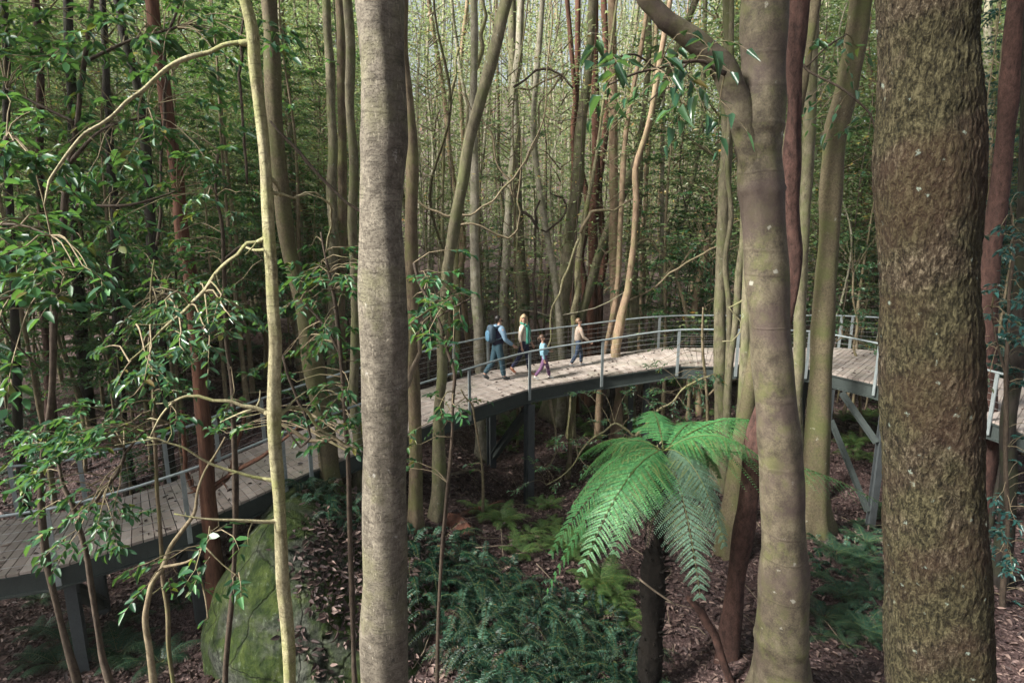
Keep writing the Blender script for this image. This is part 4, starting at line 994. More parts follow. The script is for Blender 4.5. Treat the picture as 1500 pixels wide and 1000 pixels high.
# ------------------------------------------------------------------ far forest: one mass
rg = np.random.default_rng(41); mb = MB()
for _ in range(280):
    y = rg.uniform(52, 105); x = rg.uniform(-.95, .95) * y; z = float(ground(x, y)); r = rg.uniform(.05, .18)
    tube(mb, [(x, y, z - .3), (x + rg.normal(0, .5), y, z + 12), (x + rg.normal(0, 1.1), y, z + 24), (x + rg.normal(0, 1.6), y, z + 38)], [r, r * .9, r * .7, r * .3], 6, 6, m=int(rg.integers(1, 4)), cap=False)
n = 700000; y = rg.uniform(50, 106, n); x = rg.uniform(-.95, .95, n) * y
cl = np.sin(.9 * x + .3 * y) + np.sin(.53 * y - .8 * x + 2) + rg.normal(0, .7, n)
z = rg.uniform(0, 1, n) ** .9 * (10 + .36 * y); keep = (cl + .8 * np.sin(z * .9 + x) > .1) & ((z > 1.5) | (rg.random(n) < .5)); thin = (np.abs(x / y - .06) < .24) & (z > (4 + .19 * y)) & (rg.random(n) < .62); keep &= ~thin
x, y, z = x[keep], y[keep], z[keep]
gz = np.interp(y, [50, 80, 106], [2.8, 4.5, 6])
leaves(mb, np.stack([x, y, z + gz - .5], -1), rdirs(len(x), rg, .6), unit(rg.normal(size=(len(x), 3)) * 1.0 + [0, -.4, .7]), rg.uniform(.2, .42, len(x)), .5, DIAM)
tag(mb.build('far_woods', [M['leaf_haze_glow'], M['pale'], M['mossy'], M['pale']]), 'dense far off woods of pale trunks and small leaves closing the view', 'woods', kind='stuff')

# ------------------------------------------------------------------ understorey saplings
def spray(mb, p, d, L, lf, rng, depth=1, shape=OVAL, w=.42, twig=.006, droop=.25, dens=1.0, flat=.25, m_leaf=0, m_twig=1):
    d = unit(d); n = max(4, int(L / (lf * .42) * dens))
    t = np.linspace(0, 1, 6)[:, None]; side = unit(np.cross(d, [0, 0, 1.0])); bend = rng.normal(0, .12)
    P = p + d * L * t + side * bend * L * t ** 2 - np.array([0, 0, 1.0]) * droop * L * t ** 2
    tube(mb, P, np.linspace(twig, twig * .35, 6), 5, L / 5, m=m_twig, cap=False)
    tt = np.linspace(.22 if depth else .1, 1.0, n); pos = np.stack([np.interp(tt, t[:, 0], P[:, k]) for k in range(3)], -1)
    sg = np.where(np.arange(n) % 2 == 0, 1, -1)[:, None]; tan = unit(np.gradient(P, axis=0))[np.minimum(5, (tt * 5).astype(int))]
    ang = rng.uniform(.6, 1.1, n)[:, None]; ang[-1] = .05
    dl = tan * np.cos(ang) + side * sg * np.sin(ang) + rng.normal(0, .16, (n, 3)) - np.array([0, 0, .16])
    leaves(mb, pos, dl, unit(np.array([0, 0, 1.0]) + rng.normal(0, flat, (n, 3))), lf * rng.uniform(.65, 1.15, n), w, shape, m_leaf)
    if depth:
        for k in range(max(2, int(L / lf * .42 * dens))):
            u = rng.uniform(.2, .92); q = np.array([np.interp(u, t[:, 0], P[:, a]) for a in range(3)])
            s = 1 if k % 2 else -1
            spray(mb, q, d * .75 + side * s * rng.uniform(.5, 1.1) + rng.normal(0, .15, 3) + [0, 0, .1], L * rng.uniform(.3, .5) * (1.15 - u * .5), lf, rng, depth - 1, shape, w, twig * .6, droop, dens, flat, m_leaf, m_twig)
def sapling_parts(rng, H, lf, nsp, Ls):
    st = MB(); fo = MB()
    n = 6; z = np.linspace(-.2, H, n); P = np.stack([np.cumsum(rng.normal(0, .10, n)), np.cumsum(rng.normal(0, .10, n)), z], -1); P[:, :2] -= P[0, :2]
    tube(st, P, np.linspace(.03 + .004 * H, .008, n), 6, .4, rough=.1, rng=rng)
    for k in range(nsp):
        zz = H * rng.uniform(.22, 1.0); b = np.array([np.interp(zz, z, P[:, 0]), np.interp(zz, z, P[:, 1]), zz]); a = rng.uniform(0, 6.28)
        spray(fo, b, [math.cos(a), math.sin(a), rng.uniform(.1, .7)], Ls * rng.uniform(.5, 1.1), lf, rng, 1, OVAL, .42, .008, .3)
    return st.mesh('stem', M['twig']), fo.mesh('foliage', [M['leaf_mid'], M['twig']])
rs = np.random.default_rng(51)
SAP = [sapling_parts(rs, H, .13, int(9 + 3 * H), 1.15) for H in (2.2, 3.0, 3.8, 4.6, 5.5, 7.0)] + [sapling_parts(rs, H, .12, 46, 1.6) for H in (9.0, 11.0)]
def put_sapling(x, y, k, s, leaf, label=None, group='leafy saplings of the understorey'):
    T = thing('leafy_sapling', label, 'sapling', (x, y, float(ground(x, y))), group, rs.uniform(0, 6.28))
    a, b = SAP[k]; o = child('stem', a, T); o.scale = (s,) * 3; o = child('foliage', b, T, M[leaf]); o.scale = (s,) * 3
    return T
items = []; n = 0; tries = 0
while n < 230 and tries < 12000:
    tries += 1
    y = rs.uniform(14, 44); x = rs.uniform(-.92, .92) * y
    if not off_deck(x, y, 2.4): continue
    dz_, in_front = deck_z(x, y)[0], False
    px, py, dep = to_px((x, y, 1.5))
    i = np.argmin(np.abs(to_px(mid_line)[0] - px)); front = y < mid_line[i][1]
    if front and (px > 560 or rs.random() < .5): continue
    if 560 < px < 1010 and (y < 24 or rs.random() < .6): continue
    k = int(rs.integers(2, 8)) if y > 24 else int(rs.integers(0, 5)); s = rs.uniform(.8, 1.25)
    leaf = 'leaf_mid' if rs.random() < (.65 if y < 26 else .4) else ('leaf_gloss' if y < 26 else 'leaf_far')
    if px > 1380: leaf = 'leaf_blue'
    T = put_sapling(x, y, k, s, leaf); n += 1
    hgt = 'tall' if k >= 5 else ('low' if k < 2 else 'medium')
    tone = dict(leaf_mid='green', leaf_gloss='glossy', leaf_far='pale', leaf_blue='bluish')[leaf]
    items.append((T, '%s %s sapling %s,' % (hgt, tone, 'before the boardwalk' if front else 'beyond the boardwalk' if y < 24 else 'in mid distance' if y < 34 else 'deep in forest'), (x, y, 2)))
ordinal_labels(items)
# dark leafy saplings that close the left side, bluish ones at the right edge
items2 = []
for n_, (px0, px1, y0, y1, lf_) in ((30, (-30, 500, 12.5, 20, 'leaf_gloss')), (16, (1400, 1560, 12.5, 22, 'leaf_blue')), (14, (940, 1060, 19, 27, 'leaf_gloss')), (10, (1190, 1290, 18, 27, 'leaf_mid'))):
    got = 0; tr = 0
    while got < n_ and tr < 900:
        tr += 1; y = rs.uniform(y0, y1); px = rs.uniform(px0, px1); x = at_y(px, 450, y)[0]
        if not off_deck(x, y, 2.6): continue
        i = np.argmin(np.abs(to_px(mid_line)[0] - px)); front = y < mid_line[i][1]
        if front: continue
        got += 1; k = int(rs.integers(4, 8)); T = put_sapling(x, y, k, rs.uniform(.85, 1.15), lf_, group='dense leafy saplings behind the rails')
        items2.append((T, 'dense %s sapling behind the rails,' % dict(leaf_gloss='dark', leaf_blue='bluish', leaf_mid='green')[lf_], (x, y, 2)))
ordinal_labels(items2)

# unseen trees added on the left bank to shade the boardwalk and left side
for k, (x, y, h, s) in enumerate(((-15.5, 6.5, 7.5, 1.1), (-12.2, 7.6, 3.6, .8), (-13.6, 9.4, 4.2, .85), (-19, 9.5, 8, 1.1), (-17, 7, 9, 1.2), (-22, 14, 9, 1.2), (-12, 5.0, 13.5, .85), (-14, 7.0, 13, .85), (-20, 13, 13, 1.2), (-24, 18, 13, 1.3), (-18, 10.5, 12.5, 1.1))):
    T = thing('added_shade_tree', 'unseen tree added on the left bank to cast shade, %s along the bank' % ORD[k], 'tree', (x, y, float(ground(x, y))), 'unseen trees added for shade')
    mb = MB(); g_ = float(ground(x, y)); tube(mb, [(x, y, g_ - .2), (x + .1, y + .1, g_ + h * .5), (x, y, g_ + h + 3)], [.2, .15, .05], 10, .4, rough=.1); mb.build('trunk', M['brown'], T)
    o = child('crown', CROWN_TOP[k % 3], T); o.location = (0, 0, h); o.scale = (s,) * 3
def ground_hit(px, py):
    d = ray(px, py); t = 4.0
    while t < 80:
        p = CAM + d * t
        if p[2] < float(ground(p[0], p[1])): return p
        t += .05 + t * .004
    return None
def in_poly(px, py, poly):
    c = False; n = len(poly)
    for i in range(n):
        (x1, y1), (x2, y2) = poly[i], poly[(i + 1) % n]
        if (y1 > py) != (y2 > py) and px < (x2 - x1) * (py - y1) / (y2 - y1) + x1: c = not c
    return c

# ------------------------------------------------------------------ ferns
def frond(mb, a, tip, arch, N, Lmax, rng, pinnules=0, pl=.05, m=0, ms=1, r=.006, pw=.22, start=.12, skew=.35, droopf=.25):
    a = np.asarray(a, float); tip = np.asarray(tip, float); mid = (a + tip) / 2 + np.array([0, 0, arch])
    t = np.linspace(0, 1, 14)[:, None]; P = a * (1 - t) ** 2 + 2 * mid * t * (1 - t) + tip * t ** 2
    tube(mb, P, np.linspace(r, r * .25, 14), 5, 1, m=ms, cap=False, raw=True)
    u = np.linspace(start, .985, N); f = lambda c: np.stack([np.interp(u, t[:, 0], c[:, k]) for k in range(3)], -1)
    B = f(P); T = unit(f(np.gradient(P, axis=0))); S = unit(np.cross(T, [0, 0, 1.0])); Nn = unit(np.cross(S, T))
    prof = np.minimum(1, ((u - start) / .22 + .35)) * np.clip(1.04 - u, 0, 1) ** .72 * 1.25
    for sg in (-1, 1):
        L = Lmax * prof * rng.uniform(.85, 1.12, N)
        D = unit(S * sg + T * skew + rng.normal(0, .07, (N, 3)) - np.array([0, 0, droopf]))
        if not pinnules:
            leaves(mb, B, D, Nn + rng.normal(0, .12, (N, 3)), L, pw, LANCE if N < 40 else DIAM, m); continue
        K = pinnules; q = np.linspace(.06, 1, K)
        keep = L > .03; B2, D2, L2, N2 = B[keep], D[keep], L[keep], Nn[keep]
        pos = B2[:, None] + D2[:, None] * (q[None, :, None] * L2[:, None, None]) - np.array([0, 0, 1.0]) * (q ** 2)[None, :, None] * L2[:, None, None] * .22
        S2 = unit(np.cross(D2, N2))
        ll = pl * np.clip(L2 / Lmax, .25, 1)[:, None] ** .6 * (np.clip(1.12 - q, .12, 1) ** .55)[None]
        for s2 in (-1, 1):
            dd = unit(S2[:, None] * s2 + D2[:, None] * .38 + np.zeros((1, K, 1)))
            nn = np.repeat(N2[:, None], K, 1)
            leaves(mb, pos.reshape(-1, 3), dd.reshape(-1, 3) + rng.normal(0, .05, (pos.shape[0] * K, 3)), nn.reshape(-1, 3), ll.reshape(-1), .40, DIAM, m)
        leaves(mb, B2, D2 - np.array([0, 0, .1]), N2, L2 * .98, .018, DIAM, ms)

rf = np.random.default_rng(61)
cf = at_y(972, 660, 8.3)
b0 = (at_y(955, 940, 8.3)); base = (b0[0], b0[1], float(ground(b0[0], b0[1])))
TF = thing('tree_fern', 'tree fern with black fibrous trunk and spreading bright and grey green fronds', 'tree fern', base)
mb = MB(); g0 = np.array(base) - (0, 0, .1)
tube(mb, [g0, at_y(956, 900, 8.3), at_y(959, 780, 8.3), at_y(969, 700, 8.3), cf], [.19, .165, .15, .14, .10], 26, .05, rough=.12, rng=rf, fine=ridges(8, 22, 26, .045))
for k in range(170):                                  # stubs of old stalks
    u = rf.random() ** .7; a_ = rf.uniform(0, 6.28); c_ = np.array(base) * (1 - u) + cf * u; o_ = np.array([math.cos(a_), math.sin(a_), 0])
    tube(mb, [c_ + o_ * .10, c_ + o_ * .17 + (0, 0, .03), c_ + o_ * rf.uniform(.19, .27) + (0, 0, rf.uniform(.02, .14))], [.022, .017, .006], 5, .05)
mb.build('trunk', M['fern_trunk'], TF)
for k, (px, py, yy, arch, mat, Lm) in enumerate(((806, 812, 7.7, .5, 'fern', .60), (838, 742, 8.2, .45, 'fern', .62), (900, 812, 7.3, .5, 'fern', .58), (852, 838, 7.0, .55, 'fern', .60), (850, 668, 9.3, .35, 'fern', .5), (850, 700, 8.8, .45, 'fern', .58),
        (1112, 668, 8.0, .34, 'fern', .56), (1125, 622, 9.2, .34, 'fern', .52), (1300, 742, 9.0, .40, 'fern', .72), (1026, 876, 6.9, .50, 'fern_grey', .62), (1062, 800, 7.3, .5, 'fern_grey', .5), (950, 604, 9.7, .25, 'fern', .38), (1035, 625, 9.5, .3, 'fern', .42), (800, 868, 8.1, .6, 'fern', .40), (1055, 700, 8.9, .4, 'fern', .40))):
    mb = MB(); frond(mb, cf + rf.normal(0, .03, 3), at_y(px, py, yy), arch * 1.3 + .1, 26, Lm, rf, 20, .075)
    o = mb.build('frond', [M[mat], M['rachis']], TF)
    if mat == 'fern_grey': o['label'] = 'grey green drooping frond'

for px, py, yy in ((948, 800, 8.0), (985, 810, 8.15), (930, 760, 8.5), (1000, 780, 8.6)):
    mb = MB(); frond(mb, cf + (0, 0, -.08), at_y(px, py, yy), -.05, 20, .22, rf, 10, .05, droopf=.6)
    o = mb.build('frond', [M['litter'], M['rachis']], TF); o['label'] = 'dead brown hanging frond'

def fern_mass(name, label, poly, n, mat, L0, L1, seed, rise=.16):
    rng = np.random.default_rng(seed); xs = [p[0] for p in poly]; ys = [p[1] for p in poly]; mb = MB(); k = 0
    while k < n:
        px, py = rng.uniform(min(xs), max(xs)), rng.uniform(min(ys), max(ys))
        if not in_poly(px, py, poly): continue
        k += 1
        p = ground_hit(px, py)
        if p is None: continue
        d = ray(px, py); h = ROCK.ray_cast(Vector(CAM), Vector(unit(d)))
        if h[0] is not None and (np.array(h[0]) - CAM) @ FW < (p - CAM) @ FW: p = np.array(h[0])
        a = rng.uniform(0, 6.28); L = rng.uniform(L0, L1)
        e = p + np.array([math.cos(a), math.sin(a) - .35, 0]) * L * .85; e[2] = max(float(ground(e[0], e[1])) + .03, p[2] + rng.uniform(-.15, .25) * L)
        frond(mb, p + (0, 0, -.02), e, rise + .28 * L, 24, .06 + .05 * L, rng, 0, m=4 if k % 23 == 0 else (0, 0, 2, 3, 3)[k % 5], r=.004, pw=.24, start=.06, skew=.25, droopf=.1)
    return tag(mb.build(name, [M[mat], M['rachis'], M['fern_dark_light'], M['fern_dark_deep'], M['litter']]), label, 'ferns', kind='stuff')
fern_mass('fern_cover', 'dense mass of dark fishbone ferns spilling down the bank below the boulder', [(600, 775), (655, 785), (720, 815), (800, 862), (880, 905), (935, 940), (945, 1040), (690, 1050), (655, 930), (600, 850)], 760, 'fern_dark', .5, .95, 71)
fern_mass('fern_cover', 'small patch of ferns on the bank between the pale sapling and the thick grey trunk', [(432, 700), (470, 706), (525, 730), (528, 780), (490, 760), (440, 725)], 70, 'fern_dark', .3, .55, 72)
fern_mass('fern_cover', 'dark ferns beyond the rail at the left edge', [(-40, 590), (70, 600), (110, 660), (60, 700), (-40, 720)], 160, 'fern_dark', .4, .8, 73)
fern_mass('fern_cover', 'bluish ferns at the foot of the banded trunk on its right side', [(1190, 790), (1280, 760), (1290, 900), (1240, 930), (1200, 900)], 110, 'fern_dark', .3, .6, 74, .1)

def ground_fern(rng, n, L, mat):
    mb = MB()
    for k in range(n):
        a = k / n * 6.28 + rng.uniform(-.3, .3); l = L * rng.uniform(.7, 1.15)
        frond(mb, (0, 0, 0), (math.cos(a) * l, math.sin(a) * l, l * rng.uniform(.0, .45)), .35 * l, 16, .30 * L, rng, 8, .075 * L, r=.004, skew=.45)
    return mb.mesh('ground_fern', [mat, M['rachis']])
GF = [ground_fern(rf, n, L, M['fern_low']) for n, L in ((6, .40), (7, .5), (6, .34), (8, .58))]
items = []
FP = (('low fern on the litter under the boardwalk', [(690, 590), (860, 585), (880, 690), (700, 650)], 24, 'fern_low'), ('low fern in front of the steel post', [(685, 748), (850, 740), (880, 830), (760, 820)], 18, 'fern_low'),
      ('low fern behind the tree fern', [(900, 560), (1060, 570), (1100, 690), (980, 760), (900, 700)], 34, 'fern_low'), ('low fern below the braced frame', [(1225, 590), (1300, 590), (1330, 690), (1230, 690)], 22, 'fern_low'),
      ('low dark fern right of the banded trunk', [(1195, 740), (1290, 730), (1290, 960), (1200, 960)], 20, 'fern_dark'), ('low fern before the tree fern', [(850, 840), (940, 860), (930, 920), (860, 890)], 10, 'fern_low'),
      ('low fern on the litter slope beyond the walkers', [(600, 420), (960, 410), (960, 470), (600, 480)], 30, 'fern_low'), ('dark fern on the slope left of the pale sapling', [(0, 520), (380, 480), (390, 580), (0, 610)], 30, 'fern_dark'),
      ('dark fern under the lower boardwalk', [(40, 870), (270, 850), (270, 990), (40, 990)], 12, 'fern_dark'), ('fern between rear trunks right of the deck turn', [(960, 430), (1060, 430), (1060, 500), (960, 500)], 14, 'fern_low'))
for lab, poly, n, mt in FP:
    xs = [p[0] for p in poly]; ys = [p[1] for p in poly]; k = 0
    while k < n:
        px, py = rf.uniform(min(xs), max(xs)), rf.uniform(min(ys), max(ys))
        if not in_poly(px, py, poly): continue
        k += 1; p = ground_hit(px, py)
        if p is None: continue
        p[2] = float(ground(p[0], p[1]))
        o = bpy.data.objects.new('ground_fern', GF[rf.integers(0, 4)]); COL.objects.link(o); o.location = tuple(p); o.rotation_euler = (0, 0, rf.uniform(0, 6)); o.scale = (rf.uniform(.7, 1.25),) * 3
        tag(o, None, 'fern', 'low ferns on the forest floor')
        o.material_slots[0].link = 'OBJECT'; o.material_slots[0].material = M[mt]
        items.append((o, lab, tuple(p)))
def place_labels(items):
    d = {}
    for o, lab, p in items: d.setdefault(lab, []).append((float(to_px(p)[0]), o))
    for lab, l in d.items():
        l.sort(key=lambda t: t[0])
        for k, (x, o) in enumerate(l): o['label'] = lab + (', %s from left' % ORD[k] if k < 20 else ', %s from right' % ORD[len(l) - 1 - k] if len(l) - 1 - k < 20 else ', in the middle') if len(l) > 1 else lab
place_labels(items)

# ------------------------------------------------------------------ leafy branches and shrubs near the camera
def leafy(name, label, cat, Y, stems, clusters, lf, mat='leaf_gloss', seed=0, shape=OVAL, w=.42, bark_='twig', L=.45, depth=1, flat=.35, droop=.3, dens=1.0, ground_it=True, spread_y=.35):
    rng = np.random.default_rng(seed + 300); lf = lf * (.92 if seed in (4, 5, 6) else 1.05)
    Ps = []
    for st, dy in stems:
        P, R = pixel_path(st, Y, [dy * k / max(1, len(st) - 1) for k in range(len(st))]); Ps.append((P, R))
    P0 = Ps[0][0]; b = P0[np.argmin(P0[:, 2])]; base = np.array([b[0], b[1], float(ground(b[0], b[1])) if ground_it else b[2]])
    T = thing(name, label, cat, base)
    mb = MB(); fo = MB()
    for n, (P, R) in enumerate(Ps):
        if n == 0 and ground_it:
            if P[0][2] < P[-1][2]: P = P[::-1]; R = R[::-1]
            if P[-1][2] > base[2]: P = np.concatenate([P, [base + (rng.normal(0, .05), 0, -.1)]]); R = np.concatenate([R, [R[-1] * 1.3]])
        tube(mb, P, R, 8, .06, rough=.12, rng=rng)
    allP = np.concatenate([smooth_path(P, R, .08)[0] for P, R in Ps])
    for (px, py, sx, sy, n, dy) in clusters:
        for _ in range(int(n * (1.2 if seed in (4, 5, 8, 9, 12) else 1.0))):
            q = at_y(px + rng.normal(0, sx), py + rng.normal(0, sy), Y + dy + rng.normal(0, spread_y))
            j = np.argmin(((allP - q) ** 2).sum(1) + rng.uniform(0, .02, len(allP))); a = allP[j]; v = q - a; D = np.linalg.norm(v)
            if D > .15:
                m_ = (a + q) / 2 + np.array([0, 0, .12 * D]); tube(fo, [a, m_, q], [min(.012, .006 + .004 * D), .006, .005], 5, .12, m=1, cap=False)
            dr = unit(v + rng.normal(0, .25, 3) * max(D, .3) + np.array([0, 0, -.1 * D])); dr[2] *= .6
            spray(fo, q, dr, L * rng.uniform(.6, 1.15), lf, rng, depth, shape, w, .005, droop, dens, flat)
    mb.build('stem', M[bark_], T); fo.build('foliage', [M[mat], M['twig']], T)
    return T
S = 'leafy_shrub'
leafy(S, 'glossy leaved shrub at lower left overhanging the boardwalk rail with a spray of bright leaves', 'shrub', 6.3,
      [([(165, 1010, 13), (142, 915, 11), (126, 810, 9), (104, 735, 8), (88, 690, 6), (84, 650, 5)], .2), ([(112, 760, 8), (150, 720, 7), (178, 680, 6), (182, 655, 4)], 0), ([(182, 665, 5), (215, 630, 4), (250, 620, 3)], -.2)],
      [(85, 665, 28, 22, 12, 0), (140, 640, 40, 22, 14, -.2), (190, 620, 28, 18, 8, -.2), (100, 625, 30, 14, 6, .2), (115, 745, 22, 22, 7, -.2), (160, 730, 26, 18, 7, -.3)], .105, seed=1, L=.40, bark_='dark_twig', dens=1.15)
leafy(S, 'thin stemmed shrub with few hanging glossy leaves in front of the boulder', 'shrub', 5.6,
      [([(226, 1010, 11), (213, 900, 10), (222, 855, 9), (250, 800, 7), (285, 750, 6), (300, 690, 4), (330, 640, 3)], .4), ([(240, 830, 5), (280, 820, 4), (310, 780, 3)], -.1), ([(285, 820, 3), (300, 870, 3), (305, 905, 2)], -.1), ([(300, 800, 3), (325, 825, 2), (350, 845, 2)], -.1)],
      [(230, 835, 16, 16, 4, -.1), (262, 840, 18, 16, 4, -.1), (295, 790, 16, 14, 4, -.1), (305, 905, 4, 6, 1, 0), (345, 845, 6, 6, 2, 0), (330, 770, 14, 8, 2, 0)], .115, seed=2, L=.28, depth=0, dens=1.3)
leafy(S, 'slender straight reddish stem with a few leaves rising past the lower rail', 'shrub', 6.0,
      [([(255, 1010, 7), (245, 890, 7), (236, 800, 7), (230, 720, 7), (227, 640, 6), (224, 560, 5), (222, 470, 4), (226, 380, 3)], .3)], [(225, 520, 22, 30, 6, 0), (215, 600, 20, 20, 3, 0), (228, 430, 25, 25, 5, .1)], .10, seed=3, L=.35, bark_='brown')
leafy(S, 'leafy glossy shrub hanging in from the left edge above the far rail', 'shrub', 5.0,
      [([(-60, 1000, 22), (-55, 700, 20), (-40, 450, 16), (-20, 300, 12), (10, 200, 8)], 0), ([(-42, 470, 9), (-5, 440, 7), (40, 420, 4), (95, 405, 3)], 0), ([(-20, 330, 8), (30, 330, 5), (75, 345, 3)], -.1), ([(-30, 400, 7), (20, 500, 4), (60, 540, 3)], .2)],
      [(20, 340, 24, 26, 8, 0), (70, 390, 24, 16, 7, 0), (100, 395, 12, 10, 3, -.2), (15, 440, 22, 26, 6, 0), (10, 500, 20, 16, 5, 0), (35, 250, 28, 26, 6, 0), (15, 210, 16, 30, 5, 0), (60, 320, 30, 16, 5, .2)], .135, seed=4, L=.42, bark_='dark_twig')
leafy(S, 'dark leafy boughs filling the upper left corner', 'shrub', 7.5,
      [([(60, 700, 12), (80, 450, 12), (100, 250, 11), (120, 120, 9), (135, -10, 7)], 0), ([(100, 240, 7), (150, 190, 5), (215, 170, 4)], -.2), ([(110, 180, 7), (50, 150, 5), (10, 130, 4)], 0), ([(125, 90, 6), (190, 60, 5), (260, 40, 4)], 0), ([(108, 300, 6), (190, 300, 5), (260, 280, 3)], 0)],
      [(60, 130, 40, 40, 12, 0), (20, 60, 30, 40, 10, 0), (150, 60, 50, 36, 14, 0), (240, 40, 40, 30, 12, 0), (200, 160, 40, 30, 9, 0), (260, 210, 36, 40, 10, 0), (120, 200, 40, 40, 9, 0), (190, 290, 40, 25, 8, .2), (310, 60, 30, 40, 8, .2), (110, 320, 40, 30, 6, .2)], .15, seed=5, L=.55, bark_='dark_twig', dens=.9)
leafy(S, 'dark leafy shrub above the lower boardwalk between reddish trunk and pale sapling', 'shrub', 7.6,
      [([(330, 1000, 9), (345, 700, 9), (340, 560, 8), (330, 440, 7), (325, 330, 6), (320, 220, 4)], 0), ([(332, 460, 5), (290, 440, 4), (240, 430, 3)], 0), ([(328, 380, 5), (360, 360, 4), (385, 380, 3)], 0)],
      [(260, 350, 40, 30, 9, 0), (310, 300, 40, 30, 9, 0), (300, 420, 36, 20, 8, 0), (350, 400, 24, 20, 6, 0), (240, 440, 34, 20, 8, -.1), (280, 240, 34, 30, 7, 0), (330, 480, 30, 16, 6, 0), (200, 480, 30, 20, 5, 0), (365, 560, 20, 16, 4, .3)], .115, seed=6, L=.5, bark_='dark_twig')
leafy('leafy_branch', 'spray of light green leaves on the bare branch of the thin pale sapling', 'branch', 4.5,
      [([(300, 428, 5), (262, 462, 4), (222, 500, 3), (190, 530, 2)], -.2), ([(262, 462, 3), (240, 475, 3), (200, 475, 2)], -.2)],
      [(250, 470, 26, 10, 7, -.1), (300, 440, 20, 12, 5, 0), (205, 520, 18, 12, 5, -.2), (340, 450, 16, 10, 3, 0)], .075, 'leaf_mid', seed=7, L=.28, ground_it=False)
leafy(S, 'glossy shrub with drooping leaves left of the thick grey trunk above the rail', 'shrub', 7.0,
      [([(520, 1000, 9), (512, 760, 8), (505, 600, 7), (495, 480, 6), (482, 400, 5), (470, 340, 3)], 0), ([(500, 520, 5), (470, 470, 4), (440, 440, 3)], 0)],
      [(470, 385, 26, 16, 10, 0), (510, 400, 16, 18, 7, 0), (440, 440, 22, 20, 6, 0), (490, 470, 22, 20, 7, 0), (510, 540, 14, 24, 5, 0), (470, 600, 26, 16, 7, 0), (505, 620, 16, 16, 5, 0), (430, 520, 20, 18, 5, .2), (350, 615, 26, 12, 5, .6)], .105, seed=8, L=.38, bark_='dark_twig')
leafy(S, 'leafy branch with shiny leaves on the right side of the thick grey trunk', 'shrub', 6.8,
      [([(640, 1000, 6), (648, 800, 6), (662, 640, 5), (665, 540, 5), (650, 490, 4), (628, 440, 4), (606, 385, 4)], .2), ([(640, 465, 3), (665, 450, 3), (690, 436, 2)], -.1), ([(655, 500, 3), (620, 480, 3), (600, 500, 2)], 0)],
      [(630, 400, 16, 16, 8, 0), (655, 440, 18, 12, 7, -.1), (620, 450, 12, 20, 5, 0), (660, 480, 12, 14, 4, 0), (645, 590, 14, 10, 3, 0), (620, 660, 12, 20, 4, 0)], .10, seed=9, L=.30, bark_='dark_twig')
leafy('leafy_branch', 'dangling branch of big dark leaves under the bent limb of the banded trunk', 'branch', 6.9,
      [([(1062, 108, 8), (1030, 90, 6), (990, 92, 5), (940, 105, 4), (890, 125, 3)], -.4), ([(1010, 90, 4), (980, 120, 3), (950, 150, 2)], -.3), ([(960, 100, 3), (930, 80, 3), (900, 85, 2)], -.3)],
      [(905, 105, 26, 16, 5, -.4), (950, 110, 26, 18, 6, -.3), (1000, 115, 24, 18, 6, -.2), (1040, 120, 16, 16, 4, 0), (1020, 75, 20, 10, 3, 0)], .21, 'leaf_mid', seed=10, shape=LANCE, w=.32, L=.45, depth=0, droop=.5, dens=.9, ground_it=False, bark_='dark_twig', flat=.5)
leafy('leafy_branch', 'thin dark twig with some green leaves crossing before the speckled bent trunk', 'branch', 9.5,
      [([(1160, 60, 4), (1180, 100, 4), (1225, 125, 4), (1258, 150, 3), (1282, 190, 3)], -.5), ([(1180, 100, 3), (1210, 70, 3), (1240, 50, 2)], 0)],
      [(1195, 80, 20, 14, 5, 0), (1240, 60, 14, 16, 4, 0), (1215, 140, 20, 20, 4, -.2), (1265, 170, 8, 14, 3, 0)], .17, 'leaf_mid', seed=11, w=.34, L=.4, depth=0, ground_it=False, bark_='dark_twig')
leafy(S, 'bluish green leafy shrub over the rail at the right edge', 'shrub', 9.8,
      [([(1478, 1000, 10), (1476, 760, 9), (1474, 600, 8), (1478, 480, 7), (1484, 380, 5), (1480, 300, 3)], 0), ([(1476, 560, 5), (1460, 500, 4), (1452, 450, 3)], 0)],
      [(1470, 460, 20, 24, 14, -.1), (1490, 520, 14, 24, 9, 0), (1462, 510, 12, 16, 6, 0), (1485, 400, 16, 30, 8, 0), (1480, 330, 16, 30, 6, 0), (1480, 760, 20, 40, 12, 0), (1480, 850, 22, 40, 12, 0), (1500, 650, 12, 40, 7, 0)], .105, 'leaf_blue', seed=12, L=.42, bark_='dark_twig')
leafy(S, 'shrub of small pale leaves with arching ochre twigs behind the tree fern', 'shrub', 13.0,
      [([(885, 760, 5), (895, 690, 5), (930, 640, 5), (965, 600, 4), (1000, 570, 3), (1040, 550, 2)], .3), ([(930, 640, 4), (900, 620, 3), (870, 640, 3), (840, 680, 2), (800, 710, 2)], -.2), ([(1020, 640, 4), (1000, 620, 4), (975, 640, 4), (950, 670, 3)], -.4)],
      [(900, 600, 26, 20, 9, .2), (950, 620, 26, 20, 9, 0), (860, 640, 20, 16, 8, 0), (820, 690, 20, 12, 8, -.2), (990, 590, 24, 20, 8, 0), (1020, 550, 16, 14, 6, .2), (920, 660, 24, 14, 7, 0)], .085, 'leaf_mid', seed=13, L=.45, bark_='pole')
leafy(S, 'leafy shrub of glossy leaves standing beside the deck below the pinkish trunk', 'shrub', 15.2,
      [([(1040, 700, 5), (1036, 600, 5), (1030, 520, 4), (1030, 450, 3)], 0), ([(1036, 580, 3), (1060, 560, 3), (1080, 555, 2)], 0)],
      [(1050, 560, 20, 10, 8, 0), (1010, 560, 20, 12, 6, 0), (970, 520, 12, 8, 3, -.2), (1035, 610, 20, 16, 6, 0)], .085, 'leaf_gloss', seed=14, L=.42)
